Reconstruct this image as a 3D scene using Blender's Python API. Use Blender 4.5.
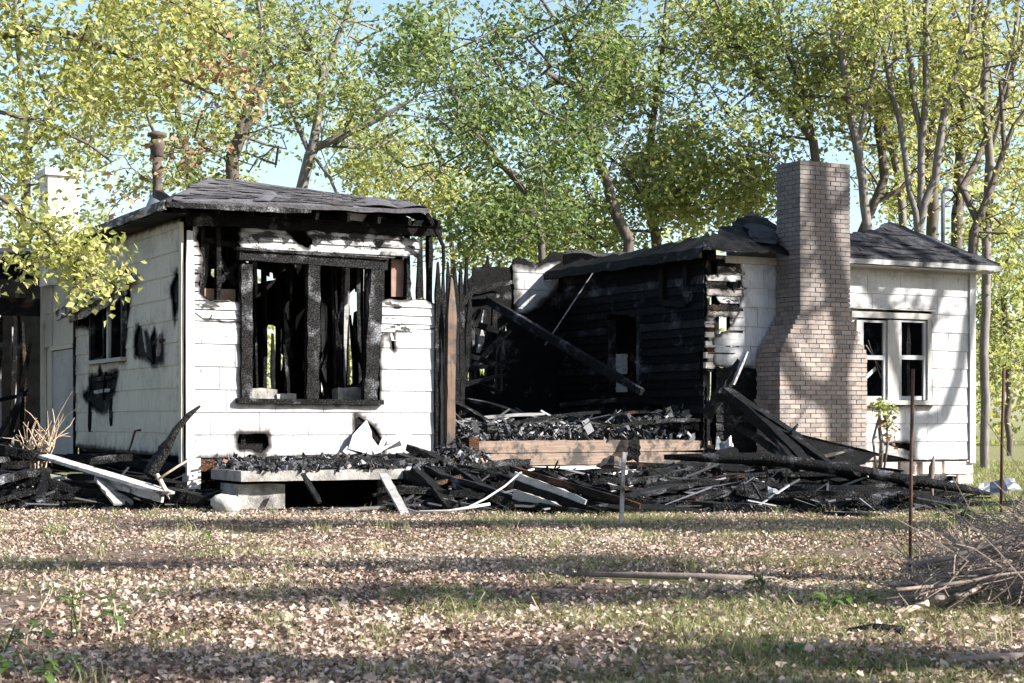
import bpy, math, random
import numpy as np
from mathutils import Vector, Matrix, noise as mnoise

random.seed(7)
NPR = np.random.default_rng(7)
for o in list(bpy.data.objects):
    bpy.data.objects.remove(o)
S = bpy.context.scene
COL = S.collection
R = math.radians

# ------------------------------------------------------------------ camera
F, CX, HY, CH = 1720.0, 512.0, 420.0, 1.0     # focal (px), centre, horizon row, eye height
cd = bpy.data.cameras.new('camera')
cam = bpy.data.objects.new('camera', cd)
COL.objects.link(cam)
cd.sensor_width = 36.0
cd.lens = F * 36.0 / 1024.0
cd.shift_y = (HY - 341.5) / 1024.0
cd.clip_end = 1500
cd.clip_start = 0.1
cd.dof.use_dof = True
cd.dof.focus_distance = 21.5
cd.dof.aperture_fstop = 9.0
cam.location = (0, 0, CH)
cam.rotation_euler = (R(90), 0, 0)
S.camera = cam

# ------------------------------------------------------------------ sky, sun, exposure
SUN = Vector((1.399, -0.502, 0.95)).normalized()
w = bpy.data.worlds.new('World')
S.world = w
w.use_nodes = True
nt = w.node_tree
bg = nt.nodes['Background']
sk = nt.nodes.new('ShaderNodeTexSky')
sk.sky_type = 'NISHITA'
sk.sun_disc = False
sk.sun_elevation = math.asin(SUN.z)
sk.sun_rotation = math.atan2(SUN.x, SUN.y)
sk.air_density = 1.0
sk.dust_density = 1.0
sk.ozone_density = 1.0
nt.links.new(sk.outputs[0], bg.inputs[0])
bg.inputs[1].default_value = 0.084
ld = bpy.data.lights.new('sun', 'SUN')
ld.energy = 5.0
ld.angle = R(0.55)
ld.color = (1.0, 0.965, 0.91)
sun = bpy.data.objects.new('sun', ld)
COL.objects.link(sun)
sun.rotation_euler = SUN.to_track_quat('Z', 'Y').to_euler()
sun.location = (30, -10, 30)
S.view_settings.view_transform = 'Standard'
S.view_settings.look = 'None'
S.view_settings.exposure = 1.65
S.view_settings.gamma = 1.0
S.render.engine = 'CYCLES'
S.cycles.max_bounces = 6
S.cycles.transparent_max_bounces = 6

# ------------------------------------------------------------------ house frame
TH = R(28.0)
CT, ST = math.cos(TH), math.sin(TH)
OX, OY = -3.80, 20.0
def onb(x, y, b=0.0):
    """point of the facade-parallel plane at depth b seen at picture point -> (a, z)"""
    t = (x - CX) / F
    a = (OY * t - OX + b * (ST + CT * t)) / (CT - ST * t)
    Y = OY + ST * a + CT * b
    return a, CH + (HY - y) / F * Y
def ona(x, y, a=0.0):
    t = (x - CX) / F
    b = (a * (CT - ST * t) - OY * t + OX) / (ST + CT * t)
    Y = OY + ST * a + CT * b
    return b, CH + (HY - y) / F * Y
def W(x, y, Y):
    return Vector(((x - CX) / F * Y, Y, CH + (HY - y) / F * Y))
def G(x, y, z=0.0):
    Y = (CH - z) * F / (y - HY)
    return Vector(((x - CX) / F * Y, Y, z))
def H(a, b, z):
    return Vector((OX + CT * a - ST * b, OY + ST * a + CT * b, z))

# ------------------------------------------------------------------ helpers
def tag(o, label=None, cat=None, group=None, kind=None):
    if label: o['label'] = label
    if cat: o['category'] = cat
    if group: o['group'] = group
    if kind: o['kind'] = kind
    return o
def empty(name, loc=(0, 0, 0), rz=0.0):
    o = bpy.data.objects.new(name, None)
    o.empty_display_size = 0.2
    o.location = loc
    o.rotation_euler = (0, 0, rz)
    COL.objects.link(o)
    return o
def link(name, me, parent=None, loc=None):
    o = bpy.data.objects.new(name, me)
    COL.objects.link(o)
    if parent is not None: o.parent = parent
    if loc is not None: o.location = loc
    return o
def n3(p, s=1.0):
    return mnoise.noise(Vector(p) * s)

class MB:
    def __init__(self):
        self.v, self.f = [], []
    def poly(self, pts):
        i = len(self.v)
        self.v += [tuple(p) for p in pts]
        self.f.append(tuple(range(i, i + len(pts))))
    def box(self, lo, hi):
        x0, y0, z0 = lo; x1, y1, z1 = hi
        i = len(self.v)
        self.v += [(x0, y0, z0), (x1, y0, z0), (x1, y1, z0), (x0, y1, z0), (x0, y0, z1), (x1, y0, z1), (x1, y1, z1), (x0, y1, z1)]
        for q in ((3, 2, 1, 0), (4, 5, 6, 7), (0, 1, 5, 4), (1, 2, 6, 5), (2, 3, 7, 6), (3, 0, 4, 7)):
            self.f.append(tuple(i + k for k in q))
    def beam(self, p0, p1, w, h, roll=0.0, n=1, jit=0.0, rag0=0.0, rag1=0.0, warp=0.0, taper=0.0, side=None):
        """rectangular timber from p0 to p1 with n sections, worn edges and burnt ends"""
        p0, p1 = Vector(p0), Vector(p1)
        d = p1 - p0
        L = d.length
        d.normalize()
        up = Vector((0, 0, 1)) if abs(d.z) < 0.95 else Vector((1, 0, 0))
        if side is None:
            s = d.cross(up).normalized()
        else:
            s = (Vector(side) - d * Vector(side).dot(d)).normalized()
        u = s.cross(d).normalized()
        if roll:
            q = Matrix.Rotation(roll, 3, d)
            s, u = q @ s, q @ u
        i0 = len(self.v)
        ph = random.uniform(0, 100)
        for k in range(n + 1):
            t = k / n
            c = p0 + d * (L * t) + u * (warp * math.sin(t * math.pi)) + s * (warp * 0.5 * math.sin(t * 2.2 * math.pi + ph))
            sc = 1.0 - taper * t
            if rag0 and t < 0.18: sc *= 1 - rag0 * (1 - t / 0.18)
            if rag1 and t > 0.82: sc *= 1 - rag1 * (1 - (1 - t) / 0.18)
            for (a, b) in ((-1, -1), (1, -1), (1, 1), (-1, 1)):
                ja = 1 + random.uniform(-jit, jit) * 1.6
                jb = 1 + random.uniform(-jit, jit) * 1.6
                al = d * (random.uniform(-jit, jit) * 0.5 * w) if 0 < k < n else d * (random.uniform(-1, 1) * max(rag0, rag1) * w * 0.8)
                self.v.append(tuple(c + s * (a * w / 2 * sc * ja) + u * (b * h / 2 * sc * jb) + al))
        for k in range(n):
            a = i0 + 4 * k
            for j in range(4):
                self.f.append((a + j, a + (j + 1) % 4, a + 4 + (j + 1) % 4, a + 4 + j))
        self.f.append((i0 + 3, i0 + 2, i0 + 1, i0))
        e = i0 + 4 * n
        self.f.append((e, e + 1, e + 2, e + 3))
    def tube(self, pts, rad, seg=6):
        pts = [Vector(p) for p in pts]
        n = len(pts)
        if not hasattr(rad, '__len__'): rad = [rad] * n
        i0 = len(self.v)
        ref = Vector((0.31, 0.22, 0.92))
        for k in range(n):
            d = (pts[min(k + 1, n - 1)] - pts[max(k - 1, 0)]).normalized()
            s = d.cross(ref)
            if s.length < 0.05: s = d.cross(Vector((1, 0, 0)))
            s.normalize()
            u = s.cross(d)
            for j in range(seg):
                an = 2 * math.pi * j / seg
                self.v.append(tuple(pts[k] + (s * math.cos(an) + u * math.sin(an)) * rad[k]))
        for k in range(n - 1):
            a = i0 + k * seg
            for j in range(seg):
                self.f.append((a + j, a + (j + 1) % seg, a + seg + (j + 1) % seg, a + seg + j))
        self.f.append(tuple(i0 + j for j in reversed(range(seg))))
        self.f.append(tuple(i0 + (n - 1) * seg + j for j in range(seg)))
    def mesh(self, name, mat, smooth=False, origin=None):
        me = bpy.data.meshes.new(name)
        v = self.v
        if origin is not None:
            ox, oy, oz = origin
            v = [(a - ox, b - oy, c - oz) for a, b, c in v]
        me.from_pydata(v, [], self.f)
        me.materials.append(mat)
        if smooth:
            me.polygons.foreach_set('use_smooth', [True] * len(me.polygons))
        me.update()
        return me
    def build(self, name, mat, parent=None, smooth=False):
        return link(name, self.mesh(name, mat, smooth), parent)
    def thing(self, name, mat, label, cat, group=None, smooth=False):
        """one-mesh top-level thing with its origin at its own base"""
        a = np.array(self.v)
        lo, hi = a.min(0), a.max(0)
        og = ((lo[0] + hi[0]) / 2, (lo[1] + hi[1]) / 2, lo[2])
        o = link(name, self.mesh(name, mat, smooth, og), None, og)
        return tag(o, label, cat, group)

def np_mesh(name, V, Fc, mat, smooth=False, mats=None):
    """V (n,3) array, Fc (m,k) array of equal-sized faces"""
    me = bpy.data.meshes.new(name)
    V = np.asarray(V, dtype=np.float32); Fc = np.asarray(Fc, dtype=np.int32)
    m, k = Fc.shape
    me.vertices.add(len(V)); me.vertices.foreach_set('co', V.ravel())
    me.loops.add(m * k); me.loops.foreach_set('vertex_index', Fc.ravel())
    me.polygons.add(m)
    me.polygons.foreach_set('loop_start', np.arange(0, m * k, k, dtype=np.int32))
    me.polygons.foreach_set('loop_total', np.full(m, k, dtype=np.int32))
    me.polygons.foreach_set('use_smooth', np.full(m, smooth))
    me.materials.append(mat)
    me.update(calc_edges=True)
    me.validate()
    return me

# ------------------------------------------------------------------ materials
def nodes(name):
    m = bpy.data.materials.new(name)
    m.use_nodes = True
    t = m.node_tree
    return m, t, t.nodes['Principled BSDF'], t.nodes['Material Output']
class NG:
    def __init__(self, t): self.t = t
    def n(self, typ, **kw):
        x = self.t.nodes.new(typ)
        for k, v in kw.items(): setattr(x, k, v)
        return x
    def l(self, a, b): self.t.links.new(a, b)
    def pos(self, scale=(1, 1, 1), obj=False):
        if obj:
            c = self.n('ShaderNodeTexCoord').outputs['Object']
        else:
            c = self.n('ShaderNodeNewGeometry').outputs['Position']
        mp = self.n('ShaderNodeMapping')
        mp.inputs['Scale'].default_value = scale
        self.l(c, mp.inputs['Vector'])
        return mp.outputs[0]
    def noise(self, vec, scale, detail=4, rough=0.55, dist=0.0):
        x = self.n('ShaderNodeTexNoise')
        x.inputs['Scale'].default_value = scale
        x.inputs['Detail'].default_value = detail
        x.inputs['Roughness'].default_value = rough
        x.inputs['Distortion'].default_value = dist
        self.l(vec, x.inputs['Vector'])
        return x.outputs[0]
    def voro(self, vec, scale, feature='F1'):
        x = self.n('ShaderNodeTexVoronoi', feature=feature)
        x.inputs['Scale'].default_value = scale
        self.l(vec, x.inputs['Vector'])
        return x.outputs[0]
    def ramp(self, fac, stops, interp='LINEAR'):
        r = self.n('ShaderNodeValToRGB')
        r.color_ramp.interpolation = interp
        e = r.color_ramp.elements
        while len(e) < len(stops): e.new(0.5)
        for i, (p, c) in enumerate(stops):
            e[i].position = p
            e[i].color = (c, c, c, 1) if not hasattr(c, '__len__') else (*c, 1)
        if hasattr(fac, 'is_linked'): self.l(fac, r.inputs[0])
        return r.outputs[0]
    def mix(self, fac, a, b, mode='MIX'):
        m = self.n('ShaderNodeMix', data_type='RGBA', blend_type=mode)
        for s, v in ((m.inputs[0], fac), (m.inputs[6], a), (m.inputs[7], b)):
            if hasattr(v, 'is_linked'): self.l(v, s)
            elif hasattr(v, '__len__'): s.default_value = (*v, 1)
            else: s.default_value = v
        return m.outputs[2]
    def math(self, op, a, b=0.0):
        m = self.n('ShaderNodeMath', operation=op)
        m.use_clamp = False
        for s, v in ((m.inputs[0], a), (m.inputs[1], b)):
            if hasattr(v, 'is_linked'): self.l(v, s)
            else: s.default_value = v
        return m.outputs[0]
    def bump(self, h, strength=0.4, dist=0.01):
        b = self.n('ShaderNodeBump')
        b.inputs['Strength'].default_value = strength
        b.inputs['Distance'].default_value = dist
        self.l(h, b.inputs['Height'])
        return b.outputs[0]

def m_char(name, ash=0.62, base=(0.003, 0.012), rough=0.62, brown=None, ashcol=(0.24, 0.24, 0.255)):
    """charcoal: cracked black with patches and flecks of pale ash"""
    m, t, p, o = nodes(name); g = NG(t)
    v = g.pos()
    n1 = g.noise(v, 9, 6, 0.65)
    col = g.ramp(n1, [(0.3, (base[0],) * 3), (0.7, (base[1], base[1] * 0.98, base[1] * 0.97))])
    if brown:
        nb = g.noise(v, 2.3, 3)
        col = g.mix(g.ramp(nb, [(0.50, 0.0), (0.58, 1.0)]), col, brown)
    n2 = g.noise(v, 2.6, 5, 0.6, 0.3)
    n3_ = g.noise(v, 26, 6, 0.7)
    f = g.math('ADD', g.math('MULTIPLY', n2, 0.85), g.math('MULTIPLY', n3_, 0.2))
    col = g.mix(g.ramp(f, [(ash - 0.06, 0.0), (ash + 0.02, 0.35), (ash + 0.06, 0.9)]), col, ashcol)
    g.l(col, p.inputs['Base Color'])
    p.inputs['Roughness'].default_value = rough
    p.inputs['Specular IOR Level'].default_value = 0.13
    vo = g.voro(v, 34, 'DISTANCE_TO_EDGE')
    h = g.math('ADD', g.ramp(vo, [(0.0, 0.0), (0.14, 1.0)]), n1)
    g.l(g.bump(h, 0.9, 0.02), p.inputs['Normal'])
    return m

def m_siding(name, base=(0.74, 0.735, 0.72), dirt=0.5, charring=None):
    """painted siding: streaked grain, grime, soot from the 'soot' attribute"""
    m, t, p, o = nodes(name); g = NG(t)
    v = g.pos()
    vs = g.pos((14, 14, 1.1))
    grain = g.noise(vs, 3.0, 5, 0.6)
    big = g.noise(v, 1.1, 5, 0.6)
    oi = g.n('ShaderNodeObjectInfo').outputs['Random']
    dk = tuple(c * 0.72 for c in base)
    col = g.mix(g.ramp(grain, [(0.38, 0.0), (0.75, 0.75)]), base, dk)
    col = g.mix(g.math('MULTIPLY', oi, 0.22), col, tuple(c * 0.62 for c in base))
    col = g.mix(g.ramp(big, [(dirt, 0.0), (dirt + 0.28, 0.6)]), col, (0.15, 0.145, 0.14))
    spec = g.noise(g.pos((1, 1, 0.35)), 21, 3, 0.5)
    col = g.mix(g.ramp(spec, [(0.66, 0.0), (0.74, 0.6)]), col, (0.09, 0.085, 0.08))
    at = g.n('ShaderNodeAttribute', attribute_name='soot').outputs['Fac']
    n2 = g.noise(v, 6.0, 6, 0.7)
    sm = g.math('ADD', at, g.math('MULTIPLY', g.math('SUBTRACT', n2, 0.5), 0.9))
    sm = g.math('MULTIPLY', sm, g.ramp(at, [(0.0, 0.0), (0.08, 1.0)]))
    if charring is not None:
        n3_ = g.noise(g.pos((1, 1, 2.4)), 2.6, 7, 0.72, 0.5)
        sm = g.math('MAXIMUM', sm, g.ramp(n3_, [(charring, 0.0), (charring + 0.1, 1.0)]))
    col = g.mix(g.ramp(sm, [(0.18, 0.0), (0.50, 0.72)]), col, (0.085, 0.066, 0.052))
    col = g.mix(g.ramp(sm, [(0.42, 0.0), (0.60, 0.7), (0.78, 0.97)]), col, (0.010, 0.0095, 0.0095))
    g.l(col, p.inputs['Base Color'])
    p.inputs['Roughness'].default_value = 0.7
    p.inputs['Specular IOR Level'].default_value = 0.3
    g.l(g.bump(g.math('ADD', grain, n2), 0.35, 0.006), p.inputs['Normal'])
    return m

def m_wood(name, c1, c2, scorch=0.62, axis_scale=(1.5, 1.5, 22), rough=0.7, dark=(0.02, 0.016, 0.014)):
    m, t, p, o = nodes(name); g = NG(t)
    v = g.pos()
    gr = g.noise(g.pos(axis_scale), 2.0, 6, 0.65, 0.4)
    col = g.mix(g.ramp(gr, [(0.35, 0.0), (0.7, 1.0)]), c1, c2)
    n2 = g.noise(v, 3.1, 6, 0.7)
    col = g.mix(g.ramp(n2, [(scorch, 0.0), (scorch + 0.1, 0.95)]), col, dark)
    g.l(col, p.inputs['Base Color'])
    p.inputs['Roughness'].default_value = rough
    g.l(g.bump(gr, 0.4, 0.008), p.inputs['Normal'])
    return m

def m_simple(name, c1, c2, scale=6, rough=0.8, bump=0.3, dist=0.01, metal=0.0, lo=0.35, hi=0.68, rnd=0.0, c3=None, spec=0.3):
    m, t, p, o = nodes(name); g = NG(t)
    v = g.pos()
    n1 = g.noise(v, scale, 7, 0.65)
    col = g.mix(g.ramp(n1, [(lo, 0.0), (hi, 1.0)]), c1, c2)
    if c3:
        n2 = g.noise(v, scale * 0.22, 5, 0.65)
        col = g.mix(g.ramp(n2, [(0.5, 0.0), (0.66, 0.85)]), col, c3)
    if rnd:
        oi = g.n('ShaderNodeObjectInfo').outputs['Random']
        col = g.mix(g.math('MULTIPLY', oi, rnd), col, tuple(c * 0.4 for c in c1))
    g.l(col, p.inputs['Base Color'])
    p.inputs['Roughness'].default_value = rough
    p.inputs['Metallic'].default_value = metal
    p.inputs['Specular IOR Level'].default_value = spec
    g.l(g.bump(g.math('ADD', n1, g.noise(v, scale * 5, 4)), bump, dist), p.inputs['Normal'])
    return m

def m_brick(name):
    m, t, p, o = nodes(name); g = NG(t)
    v = g.pos()
    oi = g.n('ShaderNodeObjectInfo').outputs['Random']
    isl = g.n('ShaderNodeNewGeometry').outputs['Random Per Island']
    r = g.math('FRACT', g.math('ADD', g.math('MULTIPLY', oi, 7.31), isl))
    col = g.ramp(r, [(0.0, (0.10, 0.08, 0.073)), (0.2, (0.235, 0.185, 0.16)), (0.45, (0.185, 0.158, 0.143)), (0.65, (0.25, 0.175, 0.14)), (0.85, (0.28, 0.235, 0.21)), (1.0, (0.12, 0.103, 0.098))])
    n1 = g.noise(v, 30, 5, 0.7)
    col = g.mix(g.ramp(n1, [(0.4, 0.0), (0.75, 0.6)]), col, (0.30, 0.28, 0.26))
    n2 = g.noise(v, 1.3, 4, 0.6)
    col = g.mix(g.ramp(n2, [(0.48, 0.0), (0.7, 0.6)]), col, (0.19, 0.165, 0.155))
    sp = g.n('ShaderNodeSeparateXYZ'); g.l(v, sp.inputs[0])
    zz = g.math('ADD', g.math('MULTIPLY', sp.outputs[2], 0.25), g.math('MULTIPLY', g.noise(v, 2.2, 5, 0.65), 0.5))
    col = g.mix(g.ramp(zz, [(0.78, 0.0), (1.25, 0.55)]), col, (0.085, 0.078, 0.078))
    g.l(col, p.inputs['Base Color'])
    p.inputs['Roughness'].default_value = 0.9
    g.l(g.bump(n1, 0.5, 0.006), p.inputs['Normal'])
    return m

def m_leaf(name, stops, trans=0.45, rough=0.45, hue=None):
    """thin leaf: diffuse + translucent, one tone per leaf"""
    m = bpy.data.materials.new(name); m.use_nodes = True
    t = m.node_tree; t.nodes.clear(); g = NG(t)
    isl = g.n('ShaderNodeNewGeometry').outputs['Random Per Island']
    n1 = g.noise(g.pos(), 0.55, 3, 0.6)
    f = g.math('ADD', g.math('MULTIPLY', isl, 0.62), g.math('MULTIPLY', n1, 0.9))
    f = g.math('SUBTRACT', f, 0.26)
    col = g.ramp(f, stops)
    d = g.n('ShaderNodeBsdfPrincipled')
    d.inputs['Roughness'].default_value = rough
    d.inputs['Specular IOR Level'].default_value = 0.35
    g.l(col, d.inputs['Base Color'])
    tr = g.n('ShaderNodeBsdfTranslucent')
    g.l(g.mix(1.0, col, (1.0, 1.0, 0.7), 'MULTIPLY'), tr.inputs['Color'])
    mx = g.n('ShaderNodeMixShader'); mx.inputs[0].default_value = trans
    g.l(d.outputs[0], mx.inputs[1]); g.l(tr.outputs[0], mx.inputs[2])
    out = g.n('ShaderNodeOutputMaterial')
    g.l(mx.outputs[0], out.inputs[0])
    return m

def m_ground(name):
    m, t, p, o = nodes(name); g = NG(t)
    v = g.pos()
    n1 = g.noise(v, 14, 8, 0.75)
    n2 = g.noise(v, 0.55, 5, 0.6)
    n3_ = g.noise(v, 45, 4, 0.7)
    litter = g.ramp(n1, [(0.28, (0.035, 0.025, 0.02)), (0.47, (0.125, 0.09, 0.07)), (0.6, (0.25, 0.19, 0.145)), (0.75, (0.38, 0.31, 0.25))])
    grass = g.ramp(n3_, [(0.3, (0.035, 0.05, 0.016)), (0.55, (0.12, 0.14, 0.045)), (0.75, (0.27, 0.25, 0.12))])
    col = g.mix(g.ramp(n2, [(0.46, 0.0), (0.62, 0.8)]), litter, grass)
    sp = g.n('ShaderNodeSeparateXYZ'); g.l(v, sp.inputs[0])
    far = g.n('ShaderNodeMapRange'); far.inputs[1].default_value = 23; far.inputs[2].default_value = 29
    g.l(sp.outputs[1], far.inputs[0])
    lawn = g.ramp(n1, [(0.3, (0.09, 0.11, 0.035)), (0.7, (0.30, 0.29, 0.14))])
    col = g.mix(g.math('MULTIPLY', far.outputs[0], 0.8), col, lawn)
    g.l(col, p.inputs['Base Color'])
    p.inputs['Roughness'].default_value = 0.95
    p.inputs['Specular IOR Level'].default_value = 0.15
    g.l(g.bump(g.math('ADD', n1, n3_), 0.9, 0.04), p.inputs['Normal'])
    return m

M = {}
M['char'] = m_char('charred_wood', ash=0.655)
M['char_ash'] = m_char('charred_wood_with_ash', ash=0.60, base=(0.004, 0.022))
M['char_wall'] = m_char('charred_siding', ash=0.665, base=(0.002, 0.009), rough=0.8)
M['char_brown'] = m_char('charred_brown_wood', ash=0.66, brown=(0.075, 0.038, 0.02))
M['char_blue'] = m_char('burnt_sheet', ash=0.605, base=(0.008, 0.022), rough=0.42, ashcol=(0.16, 0.165, 0.18))
M['siding'] = m_siding('white_siding_shingle', base=(0.44, 0.442, 0.45), dirt=0.46)
M['siding_old'] = m_siding('aged_siding_shingle', base=(0.49, 0.445, 0.36), dirt=0.48)
M['scorch'] = m_siding('scorched_white_board', base=(0.52, 0.52, 0.525), dirt=0.45, charring=0.50)
M['scorch_hard'] = m_siding('half_burnt_board', base=(0.36, 0.32, 0.29), dirt=0.42, charring=0.46)
M['trim'] = m_siding('white_trim_paint', base=(0.45, 0.45, 0.455), dirt=0.48)
M['trim_dirty'] = m_siding('stained_trim_paint', base=(0.40, 0.38, 0.355), dirt=0.40, charring=0.60)
M['brick'] = m_brick('weathered_brick')
M['mortar'] = m_simple('lime_mortar', (0.20, 0.175, 0.16), (0.12, 0.108, 0.10), 12, 0.95)
M['white_brick'] = m_simple('whitewashed_masonry', (0.72, 0.70, 0.67), (0.55, 0.50, 0.46), 5, 0.9, c3=(0.40, 0.30, 0.25))
M['foundation'] = m_simple('limewashed_foundation', (0.62, 0.56, 0.52), (0.42, 0.35, 0.31), 7, 0.9, 0.5, 0.02, c3=(0.28, 0.22, 0.19))
M['roof'] = m_simple('grey_asphalt_shingle', (0.15, 0.145, 0.155), (0.075, 0.07, 0.078), 34, 0.9, 0.9, 0.02, c3=(0.06, 0.057, 0.06))
M['roof_burnt'] = m_simple('burnt_asphalt_shingle', (0.05, 0.048, 0.053), (0.010, 0.010, 0.011), 7, 0.75, 0.9, 0.03, c3=(0.007, 0.007, 0.008))
M['tan'] = m_wood('bare_tan_lumber', (0.23, 0.165, 0.12), (0.11, 0.066, 0.045), 0.475, (1.2, 1.2, 34))
M['post'] = m_wood('bare_orange_post', (0.12, 0.065, 0.038), (0.045, 0.026, 0.017), 0.47, (20, 20, 0.9))
M['greywood'] = m_wood('weathered_grey_board', (0.30, 0.29, 0.285), (0.15, 0.145, 0.14), 0.55, (3, 3, 18))
M['whiteboard'] = m_wood('white_painted_board', (0.44, 0.435, 0.425), (0.24, 0.232, 0.222), 0.52, (3, 3, 14))
M['plaster'] = m_simple('exposed_brown_plaster', (0.26, 0.17, 0.13), (0.17, 0.10, 0.075), 8, 0.9)
M['concrete'] = m_simple('stained_concrete', (0.33, 0.31, 0.285), (0.16, 0.148, 0.137), 9, 0.9, 0.6, 0.02, c3=(0.035, 0.033, 0.031))
M['stone'] = m_simple('pale_fieldstone', (0.42, 0.40, 0.375), (0.24, 0.225, 0.205), 9, 0.9, 0.5, 0.02)
M['rust'] = m_simple('rusty_iron', (0.085, 0.038, 0.024), (0.04, 0.022, 0.017), 30, 0.8, 0.4, 0.003)
M['metal'] = m_simple('dull_galvanised_steel', (0.30, 0.31, 0.33), (0.16, 0.165, 0.175), 12, 0.42, 0.2, 0.004, metal=0.75)
M['pipe'] = m_simple('sooty_flue_metal', (0.11, 0.075, 0.06), (0.045, 0.036, 0.034), 14, 0.85, 0.3, 0.004, metal=0.0)
M['rope'] = m_simple('pale_cable', (0.55, 0.52, 0.48), (0.38, 0.36, 0.33), 20, 0.7)
M['black'] = m_simple('soot_and_shade_black', (0.002, 0.002, 0.002), (0.005, 0.005, 0.005), 5, 0.95, spec=0.02)  # near-black for sooty rooms, also stands in for unlit hollows
M['rubble'] = m_simple('ash_and_rubble', (0.022, 0.022, 0.024), (0.005, 0.005, 0.005), 9, 0.8, 0.6, 0.02, spec=0.12)
M['bark'] = m_wood('grey_brown_bark', (0.125, 0.10, 0.082), (0.05, 0.04, 0.033), 0.60, (12, 12, 2.2), 0.9, (0.05, 0.045, 0.04))
M['bark_pale'] = m_wood('pale_bark', (0.19, 0.17, 0.152), (0.08, 0.07, 0.062), 0.60, (12, 12, 2.2), 0.9, (0.06, 0.055, 0.05))
M['twig'] = m_simple('dry_tan_twig', (0.48, 0.37, 0.27), (0.32, 0.24, 0.17), 20, 0.85)
M['stick'] = m_simple('dead_grey_branch', (0.26, 0.205, 0.17), (0.13, 0.10, 0.082), 14, 0.9, 0.5, 0.006, rnd=0.5)
M['stickpale'] = m_simple('bleached_branch', (0.26, 0.215, 0.185), (0.14, 0.11, 0.095), 14, 0.9, 0.5, 0.006, rnd=0.5)
M['leaf'] = m_leaf('green_tree_leaf', [(0.0, (0.075, 0.105, 0.035)), (0.3, (0.19, 0.24, 0.085)), (0.6, (0.34, 0.38, 0.15)), (0.85, (0.49, 0.48, 0.22)), (1.0, (0.48, 0.33, 0.16))], 0.55)
M['leaf_yel'] = m_leaf('yellowing_tree_leaf', [(0.0, (0.13, 0.16, 0.05)), (0.3, (0.30, 0.33, 0.11)), (0.6, (0.46, 0.465, 0.18)), (0.85, (0.60, 0.55, 0.26)), (1.0, (0.52, 0.32, 0.17))], 0.55)
M['leaf_dark'] = m_leaf('deep_green_tree_leaf', [(0.0, (0.055, 0.095, 0.035)), (0.4, (0.145, 0.205, 0.075)), (0.75, (0.27, 0.33, 0.13)), (1.0, (0.44, 0.43, 0.19))], 0.55)
M['leaf_brown'] = m_leaf('withered_brown_leaf', [(0.0, (0.10, 0.06, 0.035)), (0.5, (0.24, 0.15, 0.08)), (1.0, (0.36, 0.25, 0.15))], 0.3)
M['litter'] = m_leaf('fallen_dry_leaf', [(0.0, (0.045, 0.027, 0.02)), (0.25, (0.14, 0.088, 0.064)), (0.48, (0.31, 0.22, 0.17)), (0.74, (0.53, 0.42, 0.345)), (0.95, (0.60, 0.51, 0.44)), (1.0, (0.34, 0.11, 0.045))], 0.15, 0.7)
M['grass'] = m_leaf('grass_blade', [(0.0, (0.06, 0.085, 0.025)), (0.35, (0.15, 0.18, 0.06)), (0.6, (0.30, 0.29, 0.13)), (1.0, (0.50, 0.43, 0.28))], 0.35, 0.6)
M['weed'] = m_leaf('fresh_weed_leaf', [(0.0, (0.045, 0.085, 0.025)), (0.5, (0.10, 0.165, 0.045)), (1.0, (0.19, 0.23, 0.07))], 0.45, 0.4)
M['ground'] = m_ground('leaf_strewn_ground')

# ------------------------------------------------------------------ ground
gm = MB()
gm.poly([(-400, -100, 0), (400, -100, 0), (400, 700, 0), (-400, 700, 0)])
tag(gm.build('ground', M['ground']), kind='structure')

# ------------------------------------------------------------------ clipped sheets (burnt siding, roofing, sheathing)
def sd_poly(P, pts):
    """signed distance to polygon, positive inside; P (n,2)"""
    pts = np.asarray(pts, float)
    n = len(pts)
    d = np.full(len(P), 1e9)
    ins = np.zeros(len(P), bool)
    for i in range(n):
        a, b = pts[i], pts[(i + 1) % n]
        e = b - a
        wv = P - a
        t = np.clip((wv @ e) / max(e @ e, 1e-12), 0, 1)
        d = np.minimum(d, np.hypot(*(wv - t[:, None] * e).T))
        c = (a[1] > P[:, 1]) != (b[1] > P[:, 1])
        with np.errstate(divide='ignore', invalid='ignore'):
            xi = (b[0] - a[0]) * (P[:, 1] - a[1]) / (b[1] - a[1]) + a[0]
        ins ^= c & (P[:, 0] < xi)
    return np.where(ins, d, -d)
def rag(P, f, amp, seed):
    return np.array([amp * (mnoise.noise(Vector((p[0] * f, p[1] * f * 1.3, seed))) + 0.6 * mnoise.noise(Vector((p[0] * f * 2.7, p[1] * f * 2.7, seed + 5)))) for p in P])
def region(keeps, holes=(), amp=0.05, freq=6.0, seed=1.0):
    """keep function of a wall: inside any of keeps, outside all holes, with a ragged burnt edge"""
    def f(P):
        P = np.asarray(P, float)
        r = np.full(len(P), -1e9)
        for k in keeps: r = np.maximum(r, sd_poly(P, k))
        r0 = r
        for h in holes: r = np.minimum(r, -sd_poly(P, h))
        return r + rag(P, freq, amp, seed)
    return f
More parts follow.
